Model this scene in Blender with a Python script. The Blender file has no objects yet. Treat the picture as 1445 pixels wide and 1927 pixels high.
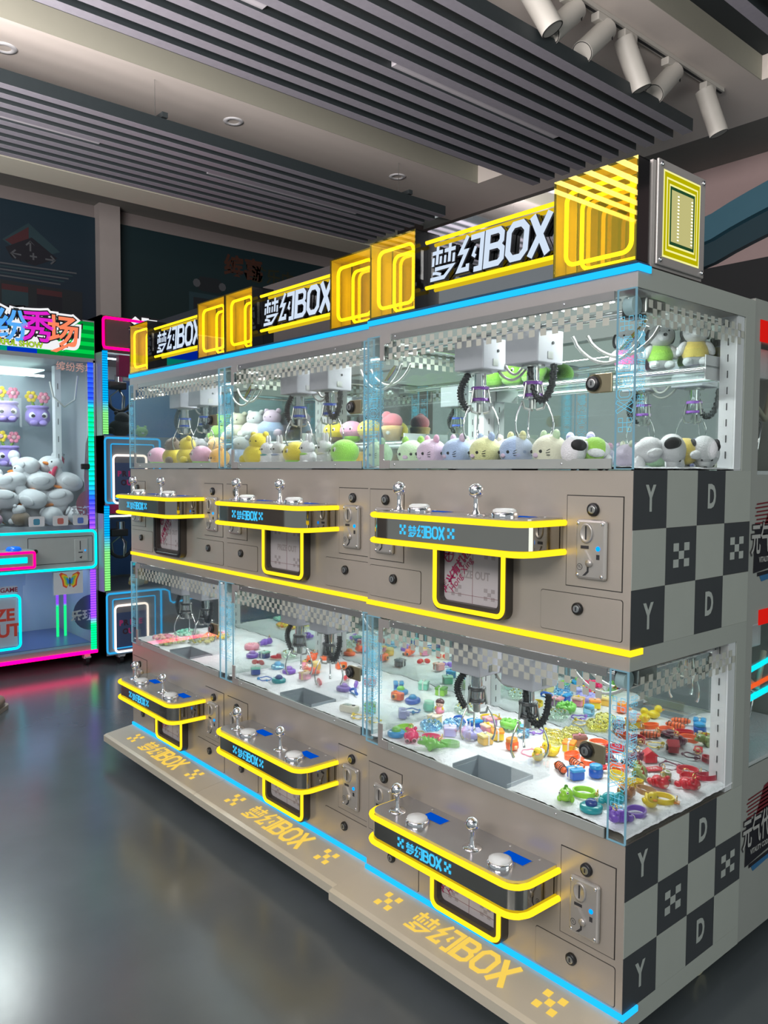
import bpy, bmesh, math, random
from mathutils import Vector, Matrix
random.seed(7)
PI = math.pi
scene = bpy.context.scene
COL = scene.collection

# ------------------------------------------------------------------ camera
cam_data = bpy.data.cameras.new('camera')
cam = bpy.data.objects.new('camera', cam_data); COL.objects.link(cam)
yaw, pitch, roll = -0.861747842, 0.0513734873, 0.00545274364
fwd = Vector((math.sin(yaw)*math.cos(pitch), math.cos(yaw)*math.cos(pitch), -math.sin(pitch)))
rgt = Vector((math.cos(yaw), -math.sin(yaw), 0)); upv = rgt.cross(fwd)
r2 = rgt*math.cos(roll) + upv*math.sin(roll); u2 = upv*math.cos(roll) - rgt*math.sin(roll)
cam.matrix_world = Matrix(((r2.x, u2.x, -fwd.x, 0.936416235), (r2.y, u2.y, -fwd.y, -1.49622085), (r2.z, u2.z, -fwd.z, 1.324547), (0, 0, 0, 1)))
cam_data.sensor_fit = 'HORIZONTAL'; cam_data.sensor_width = 36.0
cam_data.lens = 1500.59*36.0/1445.0
cam_data.clip_start = 0.02; cam_data.clip_end = 60
scene.camera = cam

# ------------------------------------------------------------------ light
world = bpy.data.worlds.new('world'); scene.world = world; world.use_nodes = True
wn = world.node_tree.nodes; wl = world.node_tree.links
bg = wn['Background']; bg.inputs[0].default_value = (0.60, 0.66, 0.68, 1); bg.inputs[1].default_value = 0.55

def area(name, loc, target, sx, sy, power, color, spread=PI):
    L = bpy.data.lights.new(name, 'AREA'); L.shape = 'RECTANGLE'; L.size = sx; L.size_y = sy
    L.energy = power; L.color = color; L.spread = spread
    L.specular_factor = .15 if name in ('shop_front_daylight', 'ceiling_fill') else 1.0
    o = bpy.data.objects.new(name, L); COL.objects.link(o); o.location = loc
    o.rotation_euler = (Vector(target)-Vector(loc)).to_track_quat('-Z', 'Y').to_euler()
    return o
# daylight entering above the shop front behind the camera, an added unseen ceiling uplight, and the open side aisle
area('shop_front_daylight', (1.4, -4.5, 3.15), (-1.2, .2, 1.5), 3.6, .9, 150, (1.0, .97, .93))
# a slim lamp behind the top rail of every glass case
for k_ in range(3):
    for z_, p_ in ((1.700, 6.0), (.885, 3.4)):
        area('case_lamp', (-.44-.88*k_, (.24 if z_ > 1 else .30)+(.02 if k_ else 0), z_), (-.44-.88*k_, .20, z_-.36), .74, .03 if z_ > 1 else .10, p_, (.92, 1.0, .98))
# lamps inside the two machines on the left
area('wide_case_lamp', (-4.58, -.2, 1.97), (-4.72, -.2, 1.0), .3, 1.3, 26, (.92, 1.0, .98))
area('wide_lower_lamp', (-4.7, .1, .64), (-4.7, .1, .1), .4, .8, 2.5, (.45, .60, 1.0))
area('narrow_case_lamp', (-4.5, .95, 2.08), (-4.6, .95, 1.5), .3, .6, 3.0, (.92, 1.0, .98))
area('ceiling_fill', (-.8, -2.2, 2.15), (-.8, -2.0, 3.3), 4.0, 1.4, 540, (1.0, .93, .90))  # unseen uplight added in mid-room to brighten the ceiling
area('side_aisle_daylight', (4.4, 1.4, 1.5), (0.0, 0.9, 1.6), 2.4, 2.0, 32, (.93, 1.0, .95))

scene.view_settings.view_transform = 'Standard'; scene.view_settings.look = 'None'
scene.view_settings.exposure = 0.0; scene.view_settings.gamma = 1.0
scene.view_settings.use_curve_mapping = False
cy = scene.cycles
cy.max_bounces = 9; cy.diffuse_bounces = 3; cy.glossy_bounces = 5; cy.transmission_bounces = 4
cy.transparent_max_bounces = 22; cy.caustics_reflective = False; cy.caustics_refractive = False
cy.sample_clamp_indirect = 4.0; cy.blur_glossy = 0.5

# ------------------------------------------------------------------ materials
MATS = {}
def mat(name, color=(.8, .8, .8), rough=.5, metal=0.0, emit=None, es=0.0, noise=0.0, nscale=20.0, bump=0.0, bscale=200.0, coat=0.0, sheen=0.0, aniso=None):
    if name in MATS: return MATS[name]
    m = bpy.data.materials.new(name); m.use_nodes = True; MATS[name] = m
    nt = m.node_tree; b = nt.nodes['Principled BSDF']
    b.inputs['Base Color'].default_value = (*color, 1); b.inputs['Roughness'].default_value = rough
    b.inputs['Metallic'].default_value = metal; b.inputs['Coat Weight'].default_value = coat
    if sheen: b.inputs['Sheen Weight'].default_value = sheen
    if emit: b.inputs['Emission Color'].default_value = (*emit, 1); b.inputs['Emission Strength'].default_value = es
    tc = nt.nodes.new('ShaderNodeTexCoord')
    if noise or True:
        n = nt.nodes.new('ShaderNodeTexNoise'); n.inputs['Scale'].default_value = nscale; n.inputs['Detail'].default_value = 4
        nt.links.new(tc.outputs['Object'], n.inputs['Vector'])
        mx = nt.nodes.new('ShaderNodeMix'); mx.data_type = 'RGBA'; k = noise or 0.04
        mx.inputs['A'].default_value = (*[c*(1-k) for c in color], 1); mx.inputs['B'].default_value = (*[min(1, c*(1+k)) for c in color], 1)
        nt.links.new(n.outputs['Fac'], mx.inputs['Factor']); nt.links.new(mx.outputs['Result'], b.inputs['Base Color'])
    if bump:
        n2 = nt.nodes.new('ShaderNodeTexNoise'); n2.inputs['Scale'].default_value = bscale; n2.inputs['Detail'].default_value = 3
        nt.links.new(tc.outputs['Object'], n2.inputs['Vector'])
        bp = nt.nodes.new('ShaderNodeBump'); bp.inputs['Strength'].default_value = bump; bp.inputs['Distance'].default_value = .004
        nt.links.new(n2.outputs['Fac'], bp.inputs['Height']); nt.links.new(bp.outputs['Normal'], b.inputs['Normal'])
    return m

def emis(name, color, s):
    if name in MATS: return MATS[name]
    m = bpy.data.materials.new(name); m.use_nodes = True; MATS[name] = m
    nt = m.node_tree; nt.nodes.clear()
    e = nt.nodes.new('ShaderNodeEmission'); e.inputs[0].default_value = (*color, 1); e.inputs[1].default_value = s
    o = nt.nodes.new('ShaderNodeOutputMaterial'); nt.links.new(e.outputs[0], o.inputs[0])
    return m

def glass(name, tint=(1, 1, 1), base=0.04, rough=0.0, gtint=(1, 1, 1), edge=0.6, glow=None):
    """thin clear sheet: straight-through light plus a mirror reflection that grows at grazing angles"""
    if name in MATS: return MATS[name]
    m = bpy.data.materials.new(name); m.use_nodes = True; MATS[name] = m
    nt = m.node_tree; nt.nodes.clear()
    t = nt.nodes.new('ShaderNodeBsdfTransparent'); t.inputs[0].default_value = (*tint, 1)
    g = nt.nodes.new('ShaderNodeBsdfGlossy'); g.inputs['Roughness'].default_value = rough; g.inputs['Color'].default_value = (*gtint, 1)
    lw = nt.nodes.new('ShaderNodeLayerWeight'); lw.inputs['Blend'].default_value = 0.25
    mr = nt.nodes.new('ShaderNodeMapRange'); mr.inputs['To Min'].default_value = base; mr.inputs['To Max'].default_value = edge
    pw = nt.nodes.new('ShaderNodeMath'); pw.operation = 'POWER'; pw.inputs[1].default_value = 2.0
    nt.links.new(lw.outputs['Fresnel'], pw.inputs[0]); nt.links.new(pw.outputs[0], mr.inputs['Value'])
    mx = nt.nodes.new('ShaderNodeMixShader'); nt.links.new(mr.outputs[0], mx.inputs[0])
    nt.links.new(t.outputs[0], mx.inputs[1]); nt.links.new(g.outputs[0], mx.inputs[2])
    o = nt.nodes.new('ShaderNodeOutputMaterial'); last = mx
    if glow:
        e = nt.nodes.new('ShaderNodeEmission'); e.inputs[0].default_value = (*glow[0], 1); e.inputs[1].default_value = glow[1]
        ad = nt.nodes.new('ShaderNodeAddShader'); nt.links.new(mx.outputs[0], ad.inputs[0]); nt.links.new(e.outputs[0], ad.inputs[1]); last = ad
    nt.links.new(last.outputs[0], o.inputs[0])
    return m

PANEL = mat('champagne_metal_paint', (.53, .465, .40), .27, .40, noise=.05, nscale=3)
FRAME = mat('warm_grey_frame', (.42, .395, .38), .35, .35, noise=.05, nscale=3)
SIDEG = mat('grey_side_paint', (.37, .395, .36), .45, .0, noise=.04, nscale=4)
DARKSQ = mat('charcoal_vinyl', (.045, .05, .055), .45, noise=.1)
LIGHTSQ = mat('pale_vinyl_lettering', (.42, .45, .42), .5)
SEAM = mat('dark_seam', (.012, .011, .010), .6)
BLACK = mat('black_gloss_acrylic', (.008, .008, .010), .08)
BLACKP = mat('black_plastic', (.015, .015, .017), .35)
CHROME = mat('chrome', (.82, .82, .84), .06, 1.0)
STEEL = mat('brushed_steel', (.55, .55, .54), .28, 1.0, noise=.06, nscale=60)
MIRROR = mat('back_mirror', (.84, .93, .90), .01, 1.0)
BANDM = mat('polished_shelf_band', (.42, .40, .36), .04, 1.0)
PLATE = mat('shelf_top_plate', (.46, .455, .45), .18, .6, noise=.04, nscale=10)
WHITEP = mat('white_enamel', (.80, .80, .83), .35)
CARR = mat('lavender_grey_casing', (.50, .49, .55), .45)
SLOTD = mat('slot_dark', (.03, .03, .035), .7)
YEL = emis('yellow_neon', (1.0, .68, .016), 1.42)
CYN = emis('blue_neon', (.015, .46, 1.0), 1.35)
CYT = emis('blue_backlit_lettering', (.06, .55, 1.0), 1.15)
YLT = emis('gold_backlit_lettering', (1.0, .68, .11), .95)
WLT = emis('white_backlit_lettering', (.70, .82, .98), .95)
LED = emis('white_led', (.93, 1.0, .98), 10.0)
LPANU = emis('case_ceiling_light', (.80, .92, .88), .42)
LPANL = emis('lower_case_ceiling_light', (.95, .97, 1.0), .8)
LEDC = emis('cool_led_dot', (.9, .95, 1.0), 14.0)
LCD = emis('blue_display', (.0, .10, .72), .75)
BLED = emis('blue_indicator', (.0, .25, 1.0), 2.0)
PINK = emis('pink_neon', (1.0, .0, .11), 3.6)
CYN2 = emis('aqua_neon', (.0, .85, 1.0), 1.6)
WARMN = emis('warm_white_neon', (1.0, .82, .72), 1.6)
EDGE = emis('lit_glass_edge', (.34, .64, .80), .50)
ETCH = emis('etched_blue_line', (.18, .66, .92), .85)
GLASS = glass('clear_glass', (.965, .985, .975), .018, edge=.35)
GLASSP = glass('clear_acrylic', (.97, .99, .985), .02, edge=.35)
GUARD = glass('guard_acrylic', (.98, .985, .985), .02, edge=.35)
FUR = mat('white_fur', (.88, .88, .92), .95, bump=.9, bscale=170, noise=.05, nscale=60, sheen=.3)
YACR = glass('yellow_mirror_acrylic', (1.0, .86, .05), .34, 0.0, (1.0, .80, .20), .6)
RINGY = emis('marquee_ring_neon', (1.0, .66, .03), 4.5)
SMOKE = mat('smoked_mirror', (.48, .48, .50), .03, 1.0)
DIMM = mat('inner_gold_mirror', (.92, .86, .60), .02, 1.0)
CHKM = mat('sage_checker_print', (.47, .48, .42), .5)
COIL = mat('black_coil_rubber', (.02, .022, .024), .45)
CABLE = mat('grey_cable', (.42, .41, .39), .45)
WCABLE = mat('white_cable', (.80, .79, .76), .4)
DGREY = mat('dark_bezel', (.05, .042, .038), .4)
GOLD = mat('gold_metal', (.85, .62, .25), .2, 1.0)

# ------------------------------------------------------------------ mesh builder
class B:
    def __init__(s): s.v = []; s.f = []; s.m = []; s.s = []; s.mats = []
    def mi(s, m):
        if m not in s.mats: s.mats.append(m)
        return s.mats.index(m)
    def add(s, vs, fs, m, smooth=False, M=None):
        o = len(s.v); k = s.mi(m)
        for p in vs:
            p = Vector(p); s.v.append(tuple(M @ p) if M else tuple(p))
        for f in fs: s.f.append([i+o for i in f]); s.m.append(k); s.s.append(smooth)
        return s
    def box(s, a, b, m, M=None, bev=0.0):
        x0, x1 = sorted((a[0], b[0])); y0, y1 = sorted((a[1], b[1])); z0, z1 = sorted((a[2], b[2]))
        if bev:
            bev = min(bev, (x1-x0)*.49, (y1-y0)*.49, (z1-z0)*.49)
            bm = bmesh.new()
            for X, sx in ((x0, 1), (x1, -1)):
                for Y, sy in ((y0, 1), (y1, -1)):
                    for Z, sz in ((z0, 1), (z1, -1)):
                        for q in ((0, 1, 1), (1, 0, 1), (1, 1, 0), (.3, .3, 1), (.3, 1, .3), (1, .3, .3)):
                            bm.verts.new((X+sx*q[0]*bev, Y+sy*q[1]*bev, Z+sz*q[2]*bev))
            bmesh.ops.convex_hull(bm, input=bm.verts[:])
            bmesh.ops.dissolve_limit(bm, angle_limit=.02, verts=bm.verts[:], edges=bm.edges[:])
            bm.verts.index_update()
            s.add([v.co[:] for v in bm.verts], [[v.index for v in f.verts] for f in bm.faces], m, False, M); bm.free(); return s
        vs = [(x0, y0, z0), (x1, y0, z0), (x1, y1, z0), (x0, y1, z0), (x0, y0, z1), (x1, y0, z1), (x1, y1, z1), (x0, y1, z1)]
        return s.add(vs, [(0, 3, 2, 1), (4, 5, 6, 7), (0, 1, 5, 4), (1, 2, 6, 5), (2, 3, 7, 6), (3, 0, 4, 7)], m, False, M)
    def prism(s, pts, z0, z1, m, M=None):
        ar = sum(pts[i][0]*pts[(i+1) % len(pts)][1]-pts[(i+1) % len(pts)][0]*pts[i][1] for i in range(len(pts)))
        if ar < 0: pts = pts[::-1]
        n = len(pts)
        vs = [(x, y, z0) for x, y in pts]+[(x, y, z1) for x, y in pts]
        fs = [tuple(range(n-1, -1, -1)), tuple(range(n, 2*n))]+[(i, (i+1) % n, (i+1) % n+n, i+n) for i in range(n)]
        return s.add(vs, fs, m, False, M)
    def flat(s, pts, m, M=None): return s.add([(x, y, 0) for x, y in pts], [tuple(range(len(pts)))], m, False, M)
    def lathe(s, prof, m, M=None, n=20, smooth=True):
        vs = []; fs = []; k = len(prof)
        for i in range(n):
            a = 2*PI*i/n
            for r, z in prof: vs.append((r*math.cos(a), r*math.sin(a), z))
        for i in range(n):
            j = (i+1) % n
            for q in range(k-1): fs.append((i*k+q, j*k+q, j*k+q+1, i*k+q+1))
        return s.add(vs, fs, m, smooth, M)
    def cyl(s, a, b, r, m, n=14, r2=None, M=None, cap=True):
        a = Vector(a); b = Vector(b); d = b-a; L = d.length
        q = d.to_track_quat('Z', 'Y').to_matrix().to_4x4(); T = Matrix.Translation(a) @ q
        if M: T = M @ T
        r2 = r if r2 is None else r2
        s.lathe([(r, 0), (r2, L)], m, T, n)
        if cap:
            s.lathe([(0, 0), (r, 0)][::-1], m, T, n, False); s.lathe([(r2, L), (0, L)], m, T, n, False)
        return s
    def ball(s, c, r, m, M=None, n=14, k=10, rot=None):
        r = (r, r, r) if not hasattr(r, '__len__') else r
        T = Matrix.Translation(c)
        if rot: T = T @ rot
        T = T @ Matrix.Diagonal((*r, 1))
        if M: T = M @ T
        return s.lathe([(math.sin(PI*i/k), -math.cos(PI*i/k)) for i in range(k+1)], m, T, n)
    def tube(s, path, r, m, closed=False, n=8, M=None, up=None):
        P = [Vector(p) for p in path]; N = len(P); vs = []; fs = []
        prev = None
        for i in range(N):
            if closed: t = (P[(i+1) % N]-P[i-1])
            else: t = P[min(i+1, N-1)]-P[max(i-1, 0)]
            t.normalize()
            if prev is None:
                a = Vector((0, 0, 1)) if abs(t.z) < .9 else Vector((1, 0, 0))
                u = t.cross(a).normalized()
            else:
                u = (prev-t*prev.dot(t)); u = u.normalized() if u.length > 1e-6 else t.orthogonal().normalized()
            prev = u; w = t.cross(u)
            rr = r[i] if hasattr(r, '__len__') else r
            for j in range(n):
                a = 2*PI*j/n; vs.append(P[i]+(u*math.cos(a)+w*math.sin(a))*rr)
        for i in range(N if closed else N-1):
            k = (i+1) % N
            for j in range(n): fs.append((i*n+j, i*n+(j+1) % n, k*n+(j+1) % n, k*n+j))
        s.add(vs, fs, m, True, M)
        if not closed:
            s.add(vs[:n], [tuple(range(n-1, -1, -1))], m, False, M); s.add(vs[-n:], [tuple(range(n))], m, False, M)
        return s
    def mesh(s, name):
        me = bpy.data.meshes.new(name); me.from_pydata(s.v, [], s.f)
        for m in s.mats: me.materials.append(m)
        me.polygons.foreach_set('material_index', s.m); me.polygons.foreach_set('use_smooth', s.s); me.update()
        return me
    def obj(s, name, parent=None, loc=None):
        o = bpy.data.objects.new(name, s.mesh(name)); COL.objects.link(o)
        if parent: o.parent = parent
        if loc: o.location = loc
        return o

def tag(o, label, cat, group=None, kind=None):
    if label: o['label'] = label
    if cat: o['category'] = cat
    if group: o['group'] = group
    if kind: o['kind'] = kind
    return o
def struct(o): o['kind'] = 'structure'; return o
def thing(name, label, cat, loc=(0, 0, 0), rz=0, group=None, kind=None):
    o = bpy.data.objects.new(name, None); COL.objects.link(o); o.location = loc; o.rotation_euler = (0, 0, rz)
    o.empty_display_size = .05
    return tag(o, label, cat, group, kind)
def copy_tree(o, parent=None):
    c = o.copy(); COL.objects.link(c); c.parent = parent
    for ch in list(o.children): copy_tree(ch, c)
    return c
def basis(o, u, v, n=None):
    u = Vector(u); v = Vector(v); n = Vector(n) if n else u.cross(v)
    M = Matrix.Identity(4)
    for i in range(3): M[i][0] = u[i]; M[i][1] = v[i]; M[i][2] = n[i]; M[i][3] = o[i]
    return M
def FY(x, z, y): return basis((x, y, z), (1, 0, 0), (0, 0, 1))      # a drawing on a wall that faces -y
def FX(y, z, x): return basis((x, y, z), (0, 1, 0), (0, 0, 1))      # a drawing on a wall that faces +x
def rrect(x0, y0, x1, y1, r, n=5):
    out = []
    for cx, cy_, a in ((x1-r, y1-r, 0), (x0+r, y1-r, 90), (x0+r, y0+r, 180), (x1-r, y0+r, 270)):
        for i in range(n+1):
            t = math.radians(a+90*i/n); out.append((cx+r*math.cos(t), cy_+r*math.sin(t)))
    return out
def arc2(cx, cy_, r, a0, a1, n=8): return [(cx+r*math.cos(math.radians(a0+(a1-a0)*i/n)), cy_+r*math.sin(math.radians(a0+(a1-a0)*i/n))) for i in range(n+1)]

def band(pts, w, closed=False):
    """mitred outline quads of a polyline, returned as separate convex quads"""
    P = [Vector(p) for p in pts]; N = len(P); L = []; R = []
    for i in range(N):
        if closed: a = P[i-1]; c = P[(i+1) % N]
        else: a = P[i-1] if i else None; c = P[i+1] if i < N-1 else None
        b = P[i]
        d1 = (b-a).normalized() if a is not None else (c-b).normalized()
        d2 = (c-b).normalized() if c is not None else d1
        n1 = Vector((-d1.y, d1.x)); n2 = Vector((-d2.y, d2.x)); mm = n1+n2
        if mm.length < .2: mm = n1
        else: mm = mm.normalized()
        k = w/2/max(.45, mm.dot(n1)); L.append(b+mm*k); R.append(b-mm*k)
    out = []
    for i in range(N if closed else N-1):
        j = (i+1) % N; out.append([tuple(R[i]), tuple(R[j]), tuple(L[j]), tuple(L[i])])
    return out
# the two-character name followed by BOX, drawn in strokes on a one-unit-high grid (width about 4.3)
W0 = .105
STROKES = [
    ([(.02, .78), (.43, .78)], W0, 0), ([(.225, .95), (.225, .45)], W0, 0), ([(.07, .66), (.07, .42)], W0*.9, 0), ([(.37, .66), (.37, .45)], W0*.8, 0),
    ([(.5, .78), (.93, .78)], W0, 0), ([(.71, .95), (.71, .45)], W0, 0), ([(.54, .66), (.54, .45)], W0*.8, 0), ([(.88, .66), (.88, .42)], W0*.9, 0),
    ([(.16, .33), (.86, .33), (.55, .06), (.0, .06)], W0*1.05, 0), ([(.08, .22), (.2, .22), (.42, .15)], W0*.8, 0),
    ([(1.38, 1.0), (1.14, .60), (1.36, .60), (1.10, .12), (1.44, .12), (1.44, .26)], W0*1.2, 0),
    ([(1.50, .92), (1.92, .92), (1.92, .06), (1.68, .06)], W0*1.35, 0), ([(1.70, .66), (1.62, .46), (1.72, .40)], W0*.9, 0),
    ([(2.12, 0), (2.12, 1.0)], .19, 0), ([(2.1, .92), (2.52, .92), (2.62, .82), (2.62, .64), (2.52, .54), (2.2, .54)], .16, 0),
    ([(2.52, .54), (2.66, .42), (2.66, .18), (2.54, .08), (2.1, .08)], .16, 0),
    ([(3.0, .92), (3.28, .92), (3.44, .76), (3.44, .24), (3.28, .08), (3.0, .08), (2.86, .24), (2.86, .76)], .17, 1),
    ([(3.60, 0.0), (4.16, 1.0)], .19, 0), ([(3.60, 1.0), (4.16, 0.0)], .19, 0)]
XM = [(0, 0), (.68, 0), (.34, .34), (0, .68), (.68, .68)]            # five squares set as an X
def logo(b, M, h, m, t=0.0, shear=0.0, xs=True, grow=0.0, outline=None):
    """writes the name; M maps the drawing plane, h is the letter height; outline = line width for etched versions"""
    S = Matrix(((h, h*shear, 0, 0), (0, h, 0, 0), (0, 0, 1, 0), (0, 0, 0, 1)))
    polys = []
    off = .0
    if xs:
        for (x, y) in XM: polys.append([(x*.75+.0, y*.8+.15), (x*.75+.24, y*.8+.15), (x*.75+.24, y*.8+.41), (x*.75, y*.8+.41)])
        for (x, y) in XM: polys.append([(x*.75+5.6, y*.8+.15), (x*.75+5.84, y*.8+.15), (x*.75+5.84, y*.8+.41), (x*.75+5.6, y*.8+.41)])
        off = 1.08
    for pts, w, c in STROKES:
        pts2 = [(p[0]+off, p[1]) for p in pts]
        if outline:
            q = band(pts2, w, c)
            A = [x[0] for x in q]+([q[-1][1]] if not c else []); D = [x[3] for x in q]+([q[-1][2]] if not c else [])
            if c: polys += band(A, outline, True)+band(D, outline, True)
            else: polys += band(A+D[::-1], outline, True)
        else: polys += band(pts2, w+grow, c)
    if outline and xs: polys = [r for p in polys[:10] for r in band(p, outline, True)]+polys[10:]
    for p in polys:
        if t: b.prism(p, 0, t, m, M @ S)
        else: b.flat(p, m, M @ S)
    return (6.35 if xs else 4.3)*h

TXT = {}
def text(b, s, M, h, m, bold=0.0, t=0.0, align='CENTER', sx=1.0, shear=0.0):
    key = (s, bold, t/h if t else 0, align, shear)
    if key not in TXT:
        c = bpy.data.curves.new('lettering', 'FONT'); c.body = s; c.offset = bold; c.extrude = t/h/2 if t else 0; c.align_x = align; c.align_y = 'CENTER'
        c.shear = shear; c.resolution_u = 3
        o = bpy.data.objects.new('lettering', c); COL.objects.link(o); bpy.context.view_layer.update()
        me = bpy.data.meshes.new_from_object(o.evaluated_get(bpy.context.evaluated_depsgraph_get()))
        TXT[key] = ([v.co.copy() for v in me.vertices], [tuple(p.vertices) for p in me.polygons])
        bpy.data.meshes.remove(me); bpy.data.objects.remove(o); bpy.data.curves.remove(c)
    v, f = TXT[key]; k = h/.72
    S = Matrix.Diagonal((k*sx, k, k, 1))
    b.add(v, f, m, False, M @ S)
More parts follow.
